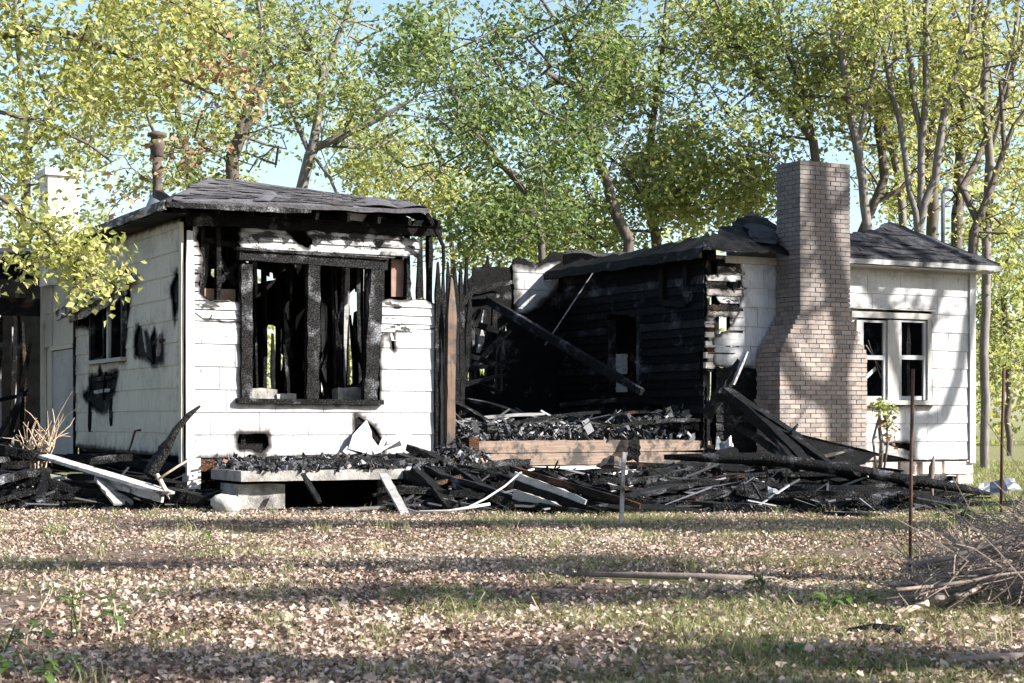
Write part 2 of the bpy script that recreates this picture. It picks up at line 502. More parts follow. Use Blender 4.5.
def clip_sheet(name, mat, parent, u0, u1, v0, v1, nu, nv, f, MP, wb, wt, th, soot=None, pieces=True):
    """sheet over [u0,u1]x[v0,v1] kept where f>0; outward offset wb (bottom) .. wt (top), thickness th"""
    if soot and len(soot) == 2: soot = (*soot, 0.36, 0.28)
    us = np.linspace(u0, u1, nu + 1); vs = np.linspace(v0, v1, nv + 1)
    P = np.array([(u, v) for v in vs for u in us])
    val = f(P)
    if val.max() <= 0: return None
    verts, faces, key = [], [], {}
    def vid(k, p, s):
        if k not in key:
            key[k] = len(verts); verts.append((p[0], p[1], s))
        return key[k]
    for j in range(nv):
        for i in range(nu):
            c = [j * (nu + 1) + i, j * (nu + 1) + i + 1, (j + 1) * (nu + 1) + i + 1, (j + 1) * (nu + 1) + i]
            out = []
            for q in range(4):
                A, B = c[q], c[(q + 1) % 4]
                if val[A] > 0: out.append(vid(('c', A), P[A], val[A]))
                if (val[A] > 0) != (val[B] > 0):
                    t = val[A] / (val[A] - val[B])
                    out.append(vid(('e', min(A, B), max(A, B)), P[A] * (1 - t) + P[B] * t, 0.0))
            if len(out) >= 3: faces.append(out)
    if not faces: return None
    # connected pieces become objects of their own; crumbs are dropped
    up = list(range(len(verts)))
    def find(i):
        while up[i] != i:
            up[i] = up[up[i]]; i = up[i]
        return i
    for fc in faces:
        for q in fc[1:]: up[find(q)] = find(fc[0])
    comp = {}
    for fc in faces: comp.setdefault(find(fc[0]), []).append(fc)
    H_ = max(v1 - v0, 1e-6)
    first = None
    big = max(len(c) for c in comp.values())
    for fcs in sorted(comp.values(), key=len, reverse=True):
        if len(fcs) < 3 and big >= 3: continue
        if first is not None and not pieces: break
        ids = sorted({q for fc in fcs for q in fc}); rm = {q: i for i, q in enumerate(ids)}; n = len(ids)
        V3, sv = [], []
        for back in (0.0, th):
            for q in ids:
                u, v, s = verts[q]
                V3.append(tuple(MP(u, v, wb + (wt - wb) * (v - v0) / H_ - back))); sv.append(s)
        fl_ = [[rm[q] for q in fc] for fc in fcs]
        ed = set()
        for fc in fl_:
            for q in range(len(fc)): ed.add((fc[q], fc[(q + 1) % len(fc)]))
        F3 = [tuple(fc) for fc in fl_] + [tuple(n + k for k in reversed(fc)) for fc in fl_]
        for (a, b) in ed:
            if (b, a) not in ed: F3.append((b, a, n + a, n + b))
        me = bpy.data.meshes.new(name)
        me.from_pydata(V3, [], F3)
        me.materials.append(mat)
        if soot:
            at = me.attributes.new('soot', 'FLOAT', 'POINT')
            at.data.foreach_set('value', [max(soot[0] * math.exp(-max(s, 0) / soot[1]), soot[2] * math.exp(-max(s, 0) / soot[3])) for s in sv])
        me.update()
        o = link(name, me, parent)
        first = first or o
    return first
SH = {}
def shingle_courses(parent, mat, u0, u1, v0, v1, f, MP, w=0.61, h=0.267, soot=(1.0, 0.12), wall_id='', axis='a'):
    """overlapping siding shingles, each an object; whole ones share one mesh"""
    row, v = 0, v0
    while v < v1 - 0.03:
        hh = min(h, v1 - v)
        u = u0 - (0.5 * w if row % 2 else 0.0) - 0.11 * (row % 3)
        while u < u1:
            a, b = max(u, u0), min(u + w - 0.006, u1)
            if b - a > 0.04:
                P = np.array([(x, y) for x in np.linspace(a, b, 5) for y in np.linspace(v, v + hh, 3)])
                fv = f(P)
                dv = random.uniform(-0.004, 0.003)
                if fv.min() > 0.62 and b - a > w - 0.01 and hh > h - 0.01:
                    k = (wall_id, mat.name)
                    if k not in SH:
                        m = MB()
                        pts = [MP(0, 0, 0.037), MP(w - 0.006, 0, 0.037), MP(w - 0.006, h + 0.02, 0.024), MP(0, h + 0.02, 0.024), MP(0, 0, 0.028), MP(w - 0.006, 0, 0.028), MP(w - 0.006, h + 0.02, 0.016), MP(0, h + 0.02, 0.016)]
                        o0 = MP(0, 0, 0)
                        m.v = [tuple(Vector(p) - Vector(o0)) for p in pts]
                        m.f = [(0, 1, 2, 3), (7, 6, 5, 4), (4, 5, 1, 0), (5, 6, 2, 1), (6, 7, 3, 2), (7, 4, 0, 3)]
                        SH[k] = m.mesh('siding_shingle', mat)
                    o = link('siding_shingle', SH[k], parent, MP(a, v + dv, random.uniform(0, 0.003)))
                elif fv.max() > -0.1:
                    nu = max(3, int((b - a) / 0.05)); nv = 6
                    clip_sheet('siding_shingle', mat, parent, a, b, v + dv, v + hh + 0.02, nu, nv, f, MP, 0.037, 0.024, 0.009, soot)
            u += w
        v += h
        row += 1
def lap_courses(parent, mat, u0, u1, v0, v1, f, MP, h=0.115, nu=None, soot=None, w0=0.012, mats=None):
    v = v0; i = 0
    while v < v1 - 0.02:
        m = mats[i % len(mats)] if mats else mat
        clip_sheet('lap_board', m, parent, u0, u1, v, min(v + h + 0.006, v1), nu or max(6, int((u1 - u0) / 0.06)), 3, f, MP, w0 + 0.022, w0, 0.012, soot)
        v += h; i += 1
def px_b(pts, b=0.0): return [onb(x, y, b) for x, y in pts]
def px_a(pts, a=0.0): return [ona(x, y, a) for x, y in pts]
def MPb(b0):                       # facade-parallel plane, outward = towards the yard
    return lambda u, v, w: (u, b0 - w, v)
def MPa(a0):                       # cross wall facing left
    return lambda u, v, w: (a0 - w, u, v)

# ------------------------------------------------------------------ the burnt house
M['sash_grey'] = m_siding('greyed_sash_paint', base=(0.33, 0.335, 0.35), dirt=0.46, charring=0.66)
M['roof_tab'] = m_simple('grey_shingle_tab', (0.16, 0.155, 0.165), (0.08, 0.076, 0.084), 34, 0.9, 0.9, 0.02, rnd=0.75)
M['roof_tab_burnt'] = m_simple('burnt_shingle_tab', (0.06, 0.057, 0.063), (0.012, 0.012, 0.013), 9, 0.85, 0.9, 0.03, rnd=0.8)
M['scorch_top'] = m_siding('smoke_greyed_lath', base=(0.36, 0.36, 0.37), dirt=0.42, charring=0.485)
HOUSE = empty('burned_house', (OX, OY, 0), TH)
tag(HOUSE, 'burned out one-storey white house with collapsed middle, blackened walls and brick chimney', 'house')

WA, WB_, WC, WD = 3.28, 7.28, 12.08, 4.0       # corners along the front; depth of the recess
LT, RT = 3.44, 3.24                            # wall tops of the two wings

# --- left wing, front wall
sh1 = region([px_b([(188, 308), (205, 319), (241, 322), (241, 401), (379, 403), (379, 336), (392, 329), (440, 328), (440, 459), (188, 459)])],
             [px_b([(236, 434), (267, 433), (268, 447), (258, 455), (250, 448), (238, 450)]), px_b([(352, 452), (355, 415), (372, 425), (384, 446), (384, 456)]),
              px_b([(389, 330), (393, 330), (394, 350), (391, 350)])], 0.018, 7, 3.1)
lp1 = region([px_b([(187, 216), (196, 219), (197, 240), (203, 262), (198, 285), (203, 300), (241, 302), (241, 404), (380, 404), (376, 300), (425, 299), (437, 306), (440, 330), (440, 460), (187, 460)])],
             [px_b([(236, 434), (267, 433), (268, 447), (258, 455), (250, 448), (238, 450)])], 0.035, 8, 9.2)
lp1t = region([px_b([(239, 228), (262, 223), (288, 229), (312, 228), (345, 225), (388, 236), (418, 240), (419, 257), (387, 257), (387, 260), (238, 258)])], [px_b([(284, 226), (300, 228), (312, 240), (309, 248), (292, 243)]), px_b([(322, 224), (330, 224), (329, 234), (324, 236)]), px_b([(350, 222), (362, 222), (360, 233), (352, 232)])], 0.05, 11, 6.6)
wl1 = MB()
wl1.box((0.02, 0.03, 0.57), (WA - 0.02, 0.13, 0.72)); 
wall1 = wl1.build('wall', M['char'], HOUSE)
m = MB(); m.beam((0.02, 0.085, LT - 0.07), (WA + 0.05, 0.085, LT - 0.07), 0.11, 0.14, 0, 14, 0.06, side=(0, 1, 0)); m.build('top_plate', M['char'], wall1)
clip_sheet('sheathing', M['char'], wall1, 0.03, WA, 0.6, 2.36, 40, 24, lambda P: np.maximum(sh1(P), lp1(P)), MPb(0.0), 0.008, 0.008, 0.02)
lap_courses(wall1, M['scorch'], 0.09, WA, 1.98, LT - 0.1, lp1, MPb(0.0), 0.105, 60, (0.75, 0.05))
lap_courses(wall1, M['scorch_top'], 0.6, WA, 2.93, LT - 0.04, lp1t, MPb(0.0), 0.098, 70, (0.9, 0.035), w0=0.016)
shingle_courses(wall1, M['siding'], 0.10, WA - 0.01, 0.56, 2.36, sh1, MPb(0.0), soot=(0.95, 0.035), wall_id='b')
for a in (0.22, 0.42, 0.72, 2.52, 2.86, 3.18):
    m = MB(); m.beam((a, 0.085, 0.7), (a + random.uniform(-.01, .01), 0.085, LT - 0.1), 0.05, 0.1, 0, 10, 0.13, 0, 0, side=(1, 0, 0))
    m.build('stud', M['char'], wall1)
def boxpx(x0, y0, x1, y1, b0, b1, pb):
    a0, z1 = onb(x0, y0, pb); a1, z0 = onb(x1, y1, pb)
    return (min(a0, a1), b0, min(z0, z1)), (max(a0, a1), b1, max(z0, z1))
# black frieze board under the eave, with an ash-white scar
m = MB(); m.beam((0.0, -0.05, 3.36), (WA - 0.08, -0.05, 3.38), 0.05, 0.19, 0, 30, 0.12, side=(0, 1, 0)); m.build('frieze', M['char_wall'], wall1)
m = MB(); a0, z0 = onb(342, 213, -0.09); a1, z1 = onb(366, 220, -0.09)
m.v = [(a0, -0.082, z1), (a1 - .05, -0.082, z1 - .02), (a1 + .02, -0.086, z0), (a0 + .06, -0.086, z0 + .01), (a0, -0.078, z1), (a1 - .05, -0.078, z1 - .02), (a1 + .02, -0.078, z0), (a0 + .06, -0.078, z0 + .01)]
m.f = [(0, 1, 2, 3), (7, 6, 5, 4), (4, 5, 1, 0), (5, 6, 2, 1), (6, 7, 3, 2), (7, 4, 0, 3)]
m.build('peeled_patch', M['trim'], wall1)
# corner boards
m = MB(); m.beam((0.045, -0.035, 0.5), (0.045, -0.035, 3.2), 0.10, 0.03, 0, 14, 0.03, 0, 0.3, side=(1, 0, 0)); m.build('corner_board', M['trim'], wall1)
m = MB(); m.beam((-0.035, 0.04, 0.5), (-0.035, 0.04, 3.3), 0.03, 0.10, 0, 14, 0.03, 0, 0.1, side=(1, 0, 0)); m.build('corner_board', M['siding_old'], wall1)
m = MB(); m.beam((WA - 0.03, -0.035, 0.55), (WA - 0.03, -0.035, 2.1), 0.09, 0.03, 0, 10, 0.05, 0, 0.4, side=(1, 0, 0)); m.build('corner_board', M['trim_dirty'], wall1)
# window of the front room
fr = MB(); lo, hi = boxpx(239, 253, 387, 266, 0, 0, -0.06)
fr.beam((lo[0], -0.03, (lo[2] + hi[2]) / 2 + 0.02), (hi[0], -0.03, (lo[2] + hi[2]) / 2 - 0.02), 0.12, 0.13, 0, 16, 0.05, side=(0, 1, 0))
win1 = fr.build('window', M['char_ash'], HOUSE)
for nm, x0, x1, y0, y1, lean in (('jamb', 241, 252, 264, 402, 0.0), ('mullion', 307, 319, 265, 399, 0.01), ('jamb', 367, 380, 264, 402, 0.05)):
    lo, hi = boxpx(x0, y0, x1, y1, 0, 0, -0.06)
    c = (lo[0] + hi[0]) / 2
    m = MB(); m.beam((c - lean, -0.03, lo[2]), (c + lean, -0.03, hi[2]), hi[0] - lo[0], 0.11, 0, 16, 0.07, side=(1, 0, 0)); m.build(nm, M['char_ash'], win1)
lo, hi = boxpx(237, 397, 383, 404, 0, 0, -0.08)
m = MB(); m.beam((lo[0], -0.03, lo[2] + .03), (hi[0], -0.03, lo[2] + .02), 0.16, 0.06, 0, 14, 0.06, side=(0, 1, 0)); m.build('sill', M['char'], win1)
m = MB(); lo, hi = boxpx(236, 250, 388, 253.5, 0, 0, -0.1)
m.beam((lo[0], -0.07, lo[2] + .02), (hi[0], -0.07, lo[2] - .02), 0.10, 0.03, 0, 10, 0.1, side=(0, 1, 0)); m.build('drip_cap', M['char_ash'], win1)
# exposed plaster and stud remains right and left of the window
m = MB(); lo, hi = boxpx(392, 259, 408, 297, 0, 0, 0.12); m.box((lo[0], 0.14, lo[2]), (hi[0], 0.16, hi[2])); m.build('plaster_panel', M['plaster'], wall1)
m = MB(); lo, hi = boxpx(200, 288, 236, 301, 0, 0, 0.12); m.box((lo[0], 0.14, lo[2]), (hi[0], 0.16, hi[2])); m.build('plaster_panel', M['plaster'], wall1)
for (x0, y0, x1, y1) in ((214, 286, 240, 262), (204, 240, 241, 246), (236, 286, 214, 252), (205, 300, 190, 285)):
    a0, z0 = onb(x0, y0, 0.1); a1, z1 = onb(x1, y1, 0.1)
    m = MB(); m.beam((a0, 0.1, z0), (a1, 0.1, z1), 0.05, 0.07, 0, 6, 0.15, 0.3, 0.3); m.build('brace', M['char'], wall1)
# broken shingle pieces leaning at the wall foot
for (x, y, wd, ht, rx, rz) in ((362, 452, 0.34, 0.42, 0.25, 0.25), (374, 455, 0.26, 0.3, 0.35, -0.3), (390, 447, 0.3, 0.16, 0.7, -0.5), (350, 456, 0.2, 0.2, 0.3, 0.6), (402, 440, 0.4, 0.12, 0.9, -0.25)):
    a0, z0 = onb(x, y, -0.2)
    m = MB()
    pts = [(-wd / 2, 0), (wd / 2, 0), (wd * 0.3, ht * 0.7), (wd * 0.05, ht), (-wd * 0.4, ht * 0.45)]
    q = Matrix.Rotation(rz, 3, 'Y') @ Matrix.Rotation(-rx, 3, 'X')
    top = [Vector((a0, -0.17, z0)) + q @ Vector((px_, 0, pz_)) for px_, pz_ in pts]
    bot = [p + q @ Vector((0, 0.008, 0)) for p in top]
    m.v = [tuple(p) for p in top + bot]; n = 5
    m.f = [tuple(range(n)), tuple(range(2 * n - 1, n - 1, -1))] + [(i, n + i, n + (i + 1) % n, (i + 1) % n) for i in range(n)]
    o = link('broken_shingle', m.mesh('broken_shingle', M['siding'], False, (a0, -0.17, z0)), None, H(a0, -0.17, z0)); o.rotation_euler = (0, 0, TH)
    tag(o, 'broken white siding shingle leaning on the rubble under the big burnt window', 'siding shingle', 'broken shingles under the big window')

# --- left wing, cross wall facing left (aged, in shade)
hs2 = [px_a([(58, 324), (78, 316), (92, 303), (110, 289), (129, 270), (133, 300), (130, 320), (127, 359), (93, 359), (92, 327)]),
       px_a([(137, 336), (141, 325), (145, 335), (149, 333), (152, 342), (157, 330), (160, 343), (165, 335), (166, 361), (155, 365), (150, 358), (137, 356)]),
       px_a([(85, 395), (92, 390), (91, 377), (100, 376), (102, 367), (106, 376), (120, 371), (118, 390), (113, 399), (110, 410), (104, 412), (93, 406)]),
       px_a([(173, 288), (180, 270), (182, 300), (177, 322)])]
sh2 = region([[(0.09, 0.55), (5.1, 0.62), (5.1, 3.4), (0.09, 3.36)]], hs2, 0.02, 9, 4.4)
wl2 = MB()
wl2.box((0.03, 0.14, 0.56), (0.13, 5.1, 0.70)); 
wall2 = wl2.build('wall', M['char'], HOUSE)
m = MB(); m.box((0.03, 0.15, LT - 0.14), (0.14, 7.1, LT)); m.build('top_plate', M['char'], wall2)
big2 = region([[(0.06, 0.58), (5.1, 0.62), (5.1, 3.42), (0.06, 3.4)]], [[(p[0], p[1]) for p in h] for h in hs2[:1]], 0.06, 8, 8.8)
clip_sheet('sheathing', M['char'], wall2, 0.1, 5.1, 0.6, 3.42, 70, 40, big2, MPa(0.0), -0.004, -0.004, 0.02)
shingle_courses(wall2, M['siding_old'], 0.09, 5.06, 0.58, 3.38, sh2, MPa(0.0), soot=(1.0, 0.05), wall_id='a')
for b in (0.4, 0.8, 1.2, 1.6, 2.0, 2.9, 3.4, 3.8, 4.3, 4.8):
    m = MB(); m.beam((0.085, b, 0.68), (0.085, b, LT - 0.1), 0.1, 0.05, 0, 8, 0.12, side=(1, 0, 0)); m.build('stud', M['char'], wall2)
# small side window: frame, sill, burnt awning board
b0, z1 = ona(94, 313); b1, z0 = ona(126, 357)
m = MB(); m.beam((-0.03, b0, z0), (-0.03, b0, z1 + 0.3), 0.06, 0.09, 0, 8, 0.06, 0, 0.3, side=(1, 0, 0))
win2 = m.build('window', M['char_ash'], HOUSE)
m = MB(); m.beam((-0.03, b1, z0), (-0.03, b1, z1 + 0.5), 0.06, 0.09, 0, 8, 0.06, 0, 0.3, side=(1, 0, 0)); m.build('jamb', M['char_ash'], win2)
m = MB(); m.beam((-0.05, b0 + 0.12, z0 - 0.03), (-0.05, b1 - 0.12, z0 - 0.03), 0.12, 0.05, 0, 6, 0.06); m.build('sill', M['trim_dirty'], win2)
m = MB(); m.beam((-0.01, (b0 + b1) / 2, z0), (-0.01, (b0 + b1) / 2, z1 + 0.2), 0.04, 0.07, 0, 8, 0.1, 0, 0.4, side=(1, 0, 0)); m.build('mullion', M['trim_dirty'], win2)
bA, zA = ona(57, 316, -0.25); bB, zB = ona(131, 277, -0.12)
m = MB(); m.beam((-0.25, bA, zA), (-0.12, bB, zB), 0.05, 0.16, 0, 10, 0.08, 0.2, 0.3); m.build('awning_board', M['scorch_hard'], win2)
bA, zA = ona(70, 312, -0.15); bB, zB = ona(126, 287, -0.06)
m = MB(); m.beam((-0.15, bA, zA - 0.05), (-0.06, bB, zB), 0.03, 0.26, 0, 10, 0.1, 0.2, 0.3); m.build('awning_board', M['scorch_hard'], win2)
# strips hanging in the burnt holes
for (x0, y0, x1, y1, mt) in ((143, 330, 146, 352, 'greywood'), (152, 336, 154, 362, 'char'), (160, 334, 158, 356, 'greywood'), (148, 344, 164, 340, 'char'),
                             (92, 380, 112, 377, 'char'), (94, 392, 110, 390, 'greywood'), (104, 400, 106, 372, 'char'), (90, 402, 90, 432, 'char'), (111, 398, 111, 426, 'char'), (88, 397, 92, 374, 'char')):
    bA, zA = ona(x0, y0, -0.05); bB, zB = ona(x1, y1, -0.05)
    m = MB(); m.beam((-0.05, bA, zA), (-0.05, bB, zB), 0.012, 0.05, 0, 5, 0.15, 0.3, 0.3); m.build('torn_strip', M[mt], wall2)
# rear section with a flush door panel and pale corner trim
m = MB(); m.box((0.0, 5.14, 0.5), (0.02, 7.08, 3.42)); wall2b = m.build('wall', M['siding_old'], HOUSE)
shingle_courses(wall2b, M['siding_old'], 5.16, 7.0, 2.1, 3.4, lambda P: np.full(len(P), 1.0), MPa(0.0), w=0.9, h=0.5, soot=None, wall_id='a2')
m = MB(); m.beam((-0.03, 5.1, 0.45), (-0.03, 5.1, 3.4), 0.05, 0.05, 0, 6, 0.05, side=(1, 0, 0)); m.build('door_casing', M['char_brown'], wall2b)
m = MB(); m.beam((-0.03, 6.45, 0.45), (-0.03, 6.45, 3.4), 0.04, 0.07, 0, 6, 0.04, side=(1, 0, 0)); m.build('door_casing', M['trim_dirty'], wall2b)
m = MB(); m.beam((-0.04, 7.03, 0.3), (-0.04, 7.03, 3.4), 0.06, 0.14, 0, 8, 0.03, side=(1, 0, 0)); m.build('corner_board', M['siding_old'], wall2b)
m = MB(); m.box((-0.035, 5.2, 0.5), (-0.012, 6.4, 2.02)); dr = m.build('door', M['trim_dirty'], HOUSE)
m = MB(); m.beam((-0.05, 5.12, 2.06), (-0.05, 6.5, 2.06), 0.04, 0.06, 0, 4, 0.05); m.build('door_head', M['siding_old'], dr)

# --- burnt lean-to behind, far left
m = MB(); m.beam((-3.2, 7.2, 2.72), (0.0, 7.2, 2.72), 0.05, 0.26, 0, 12, 0.06, side=(0, 1, 0)); wall3 = m.build('wall', M['char_brown'], HOUSE)
m = MB(); m.beam((-3.2, 7.1, 3.15), (-0.02, 7.1, 3.35), 0.06, 0.35, 0, 12, 0.06, side=(0, 1, 0)); m.build('beam', M['char'], wall3)
for k in range(11):
    a = -3.1 + k * 0.3
    m = MB(); m.beam((a, 8.6 + random.uniform(-.2, .8), 0.4), (a + random.uniform(-.05, .05), 8.6, 3.1), 0.07, 0.05, 0, 8, 0.15, 0, 0.3, side=(1, 0, 0)); m.build('stud', M['char'] if k % 3 else M['greywood'], wall3)
m = MB(); m.box((-3.2, 7.2, 0.0), (0.0, 9.6, 0.45)); m.build('floor', M['black'], wall3)
clip_sheet('sheathing', M['black'], wall3, -3.3, 1.0, 0.3, 3.4, 60, 30, region([[(-3.3, 0.2), (1.1, 0.2), (1.1, 3.5), (-3.3, 3.5)]], [[(-0.95, 1.9), (-0.85, 1.9), (-0.85, 2.75), (-0.95, 2.75)], [(-0.6, 1.7), (-0.5, 1.7), (-0.48, 2.7), (-0.62, 2.7)], [(-0.3, 2.0), (-0.22, 2.0), (-0.22, 2.6), (-0.3, 2.6)]], 0.05, 5, 5), MPb(9.6), 0, 0, 0.03)  # black sheet added behind the lean-to to make it dark
for (a0, b0, z0, a1, b1, z1, mt) in ((-0.75, 7.4, 0.5, -0.55, 7.6, 2.6, 'char'), (-0.5, 7.5, 0.5, -0.15, 7.4, 2.2, 'char_brown'), (-0.2, 7.8, 0.5, -0.25, 7.8, 2.65, 'char'), (-0.6, 8.2, 0.5, -0.05, 8.0, 1.5, 'char_ash'), (-0.4, 8.8, 0.5, -0.42, 8.8, 2.6, 'post'), (-0.1, 9.0, 0.5, -0.08, 9.0, 2.5, 'greywood'), (-0.9, 7.9, 1.2, -0.1, 7.9, 1.4, 'char'), (0.1, 9.2, 0.5, 0.12, 9.2, 2.6, 'char_brown'), (-0.95, 7.3, 0.45, 0.0, 7.35, 1.0, 'char')):
    m = MB(); m.beam((a0, b0, z0), (a1, b1, z1), 0.08, 0.06, 0, 8, 0.16, 0.2, 0.4, 0.02); m.build('burnt_board_or_lit_slit', M[mt], wall3)  # tan and grey uprights stand in for lit slits, the rest are charred
f3 = region([[(-3.4, 0), (0.12, 0), (0.12, 3.2), (-3.4, 3.2)]], [], 0.08, 3, 2.2)
clip_sheet('roof', M['roof_burnt'], HOUSE, -3.4, 0.12, 0, 3.2, 30, 20, f3, lambda u, v, w: (u, 6.8 + v, 3.5 + 0.13 * u + 0.10 * v + w), 0.0, 0.0, -0.07)

# --- left wing interior: floor, back wall, partition, fallen lumber
m = MB(); m.box((0.05, 0.15, 0.5), (WA, 5.2, 0.70)); fl1 = m.build('floor', M['black'], HOUSE)
fb = region([[(0.0, 0.7), (WA, 0.7), (WA, 3.4), (0.0, 3.4)]], [[(1.55, 1.2), (1.72, 1.2), (1.7, 2.6), (1.58, 2.6)], [(2.0, 3.12), (2.3, 3.1), (2.3, 3.25), (2.0, 3.25)], [(2.6, 3.08), (3.1, 3.08), (3.1, 3.25), (2.6, 3.25)], [(2.75, 1.5), (3.1, 1.4), (3.1, 2.4), (2.85, 2.5)]], 0.06, 4, 5.5)
m = MB(); m.box((0.0, 5.12, 0.6), (WA, 5.2, 0.75)); wallb = m.build('wall', M['char'], HOUSE)
clip_sheet('sheathing', M['char_wall'], wallb, 0, WA, 0.7, 3.4, 44, 34, fb, MPb(5.2), 0, 0, 0.03)
part = MB(); part.box((0.15, 2.3, 0.7), (3.1, 2.38, 0.78)); part = part.build('partition', M['char'], HOUSE)
m = MB(); m.box((0.15, 2.3, 3.3), (3.1, 2.38, 3.38)); m.build('top_plate', M['char'], part)
for a in np.arange(0.3, 3.15, 0.19):
    if random.random() < 0.12: continue
    top = 3.3 if random.random() < 0.75 else random.uniform(1.4, 2.4)
    m = MB(); m.beam((a, 2.34, 0.72), (a + random.uniform(-.03, .03), 2.34, top), 0.055, 0.08, 0, 9, 0.18, 0, 0.4, side=(1, 0, 0)); m.build('stud', M['char'], part)
for k in range(18):
    a = 0.35 + k * 0.16
    m = MB(); L = random.uniform(0.25, 0.75); m.beam((a, 2.25, 3.3), (a + random.uniform(-.05, .05), 2.25, 3.3 - L), 0.07, 0.015, 0, 5, 0.12, 0, 0.5, side=(1, 0, 0)); m.build('hanging_slat', M['char'] if k % 4 else M['greywood'], part)
m = MB(); m.box((1.15, 2.2, 0.75), (1.75, 2.24, 2.55)); m.build('wall_panel', M['black'], part)
m = MB(); m.box((2.2, 2.2, 0.75), (2.4, 2.24, 2.9)); m.build('wall_panel', M['black'], part)
m = MB(); m.beam((2.62, 2.9, 0.8), (2.62, 2.9, 2.6), 0.22, 0.02, 0, 6, 0.05, side=(1, 0, 0)); m.build('wall_panel', M['scorch'], part)
m = MB(); m.beam((2.95, 3.4, 0.8), (2.95, 3.4, 2.7), 0.36, 0.02, 0, 6, 0.05, side=(1, 0, 0)); m.build('wall_panel', M['scorch'], part)
m = MB(); m.beam((0.62, 2.9, 0.8), (0.62, 2.9, 2.5), 0.10, 0.02, 0, 6, 0.05, side=(1, 0, 0)); m.build('wall_panel', M['greywood'], part)
fr_ = region([[(0.0, 0.7), (5.2, 0.7), (5.2, 3.3), (1.2, 3.4), (0.5, 2.1), (0.0, 2.1)]], [[(2.6, 1.6), (3.2, 1.4), (3.1, 2.8), (2.5, 2.8)]], 0.12, 3, 1.5)
m = MB(); m.box((WA - 0.1, 0.15, 0.6), (WA, 5.2, 0.72)); wallr = m.build('wall', M['char'], HOUSE)
clip_sheet('sheathing', M['char_wall'], wallr, 0.1, 5.2, 0.7, 3.4, 40, 30, fr_, lambda u, v, w: (WA - 0.02 + w, u, v), 0, 0, 0.03)
for b in np.arange(0.5, 5.1, 0.4):
    m = MB(); m.beam((WA - 0.06, b, 0.7), (WA - 0.06 + random.uniform(-.03, .03), b, random.uniform(2.2, 3.4)), 0.09, 0.05, 0, 8, 0.15, 0, 0.4, side=(1, 0, 0)); m.build('stud', M['char'], wallr)
for k in range(16):
    a = random.uniform(0.9, 3.1); b = random.uniform(0.4, 2.0)
    if k < 8: a = random.uniform(2.15, 3.1)
    L = random.uniform(0.9, 2.0); an = random.uniform(0.9, 1.45) * random.choice((-1, 1))
    c = Vector((a, b, 0.74)); d = Vector((math.cos(an) * (1 if an > 0 else -1) * 0.6, random.uniform(-.15, .5), abs(math.sin(an)))).normalized()
    m = MB(); m.beam(H(*c), H(*(c + d * L)), 0.05, 0.035, random.random() * 3, 8, 0.2, 0.2, 0.5, 0.02)
    m.thing('charred_board', M['char'] if k % 3 else M['char_ash'], 'charred lath standing askew inside the room behind the big burnt window', 'board', 'burnt laths inside the front room')
for k in range(26):
    a = 0.85 + k * 0.075 + random.uniform(-.02, .02); b = random.uniform(0.5, 1.9); z1 = random.choice((3.3, 3.3, 3.2, random.uniform(1.6, 2.6)))
    if random.random() < 0.25: continue
    m = MB(); m.beam(H(a + 0.25 * b, b, 0.74), H(a + 0.25 * b + random.uniform(-.12, .12), b + random.uniform(-.1, .1), z1), random.uniform(.025, .06), 0.03, 0, 9, 0.2, 0.1, 0.5, 0.015, side=(CT, ST, 0))
    m.thing('charred_lath', M[random.choice(('char', 'char', 'char', 'char_ash', 'greywood'))], 'thin burnt upright lath standing inside the room behind the big burnt window', 'lath', 'thin upright laths inside the front room')
for k, (a, b, w_, h_, d_, mt) in enumerate(((0.86, 0.2, 0.36, 0.18, 0.2, 'concrete'), (1.2, 0.18, 0.24, 0.12, 0.2, 'trim_dirty'), (2.0, 0.2, 0.34, 0.2, 0.2, 'concrete'), (2.35, 0.22, 0.14, 0.16, 0.2, 'plaster'))):
    m = MB(); m.beam((a, b + .1, 1.20 + h_ / 2), (a + w_, b + .12, 1.20 + h_ / 2), d_, h_, 0, 3, 0.08, 0.1, 0.1)
    m.v = [tuple(H(*p)) for p in m.v]
    lb = ['pale masonry lump on the sill in the left opening of the big window', 'stained white rubble lump on the sill beside the window mullion', 'pale masonry lump in the right opening of the big window', 'small brown plaster lump in the right opening of the big window'][k]
    m.thing('rubble_lump', M[mt], lb, 'rubble')
m = MB(); m.box((0.5, 0.16, 0.70), (3.0, 0.5, 1.2)); m.build('window_bench', M['char'], HOUSE)

# --- left wing roof
def roof_tabs(parent, mat, f, MP, u0, u1, v0, v1, du, dv, lift, skip=0.05):
    """overlapping asphalt shingle tabs, each a piece of its own"""
    row = 0; v = v0
    while v < v1:
        u = u0 - (du * 0.5 if row % 2 else 0.0)
        while u < u1:
            a_, b_ = max(u + du * 0.015, u0), min(u + du * 0.985, u1); vt = v + dv * 1.12
            if b_ - a_ > du * 0.3 and random.random() > skip and f(np.array([(a_, v), (b_, v), (a_, min(vt, v1)), (b_, min(vt, v1))])).min() > 0.004:
                l1, l2 = lift + random.uniform(0, .010), lift + random.uniform(0, .010)
                top = [MP(a_, v, l1), MP(b_, v, l2), MP(b_, vt, 0.026), MP(a_, vt, 0.026)]
                bot = [MP(a_, v, l1 - .008), MP(b_, v, l2 - .008), MP(b_, vt, 0.021), MP(a_, vt, 0.021)]
                m = MB(); m.v = [tuple(p) for p in top + bot]; m.f = [(0, 1, 2, 3), (7, 6, 5, 4), (4, 5, 1, 0), (5, 6, 2, 1), (6, 7, 3, 2), (7, 4, 0, 3)]
                m.build('roof_shingle', mat, parent)
            u += du
        v += dv; row += 1
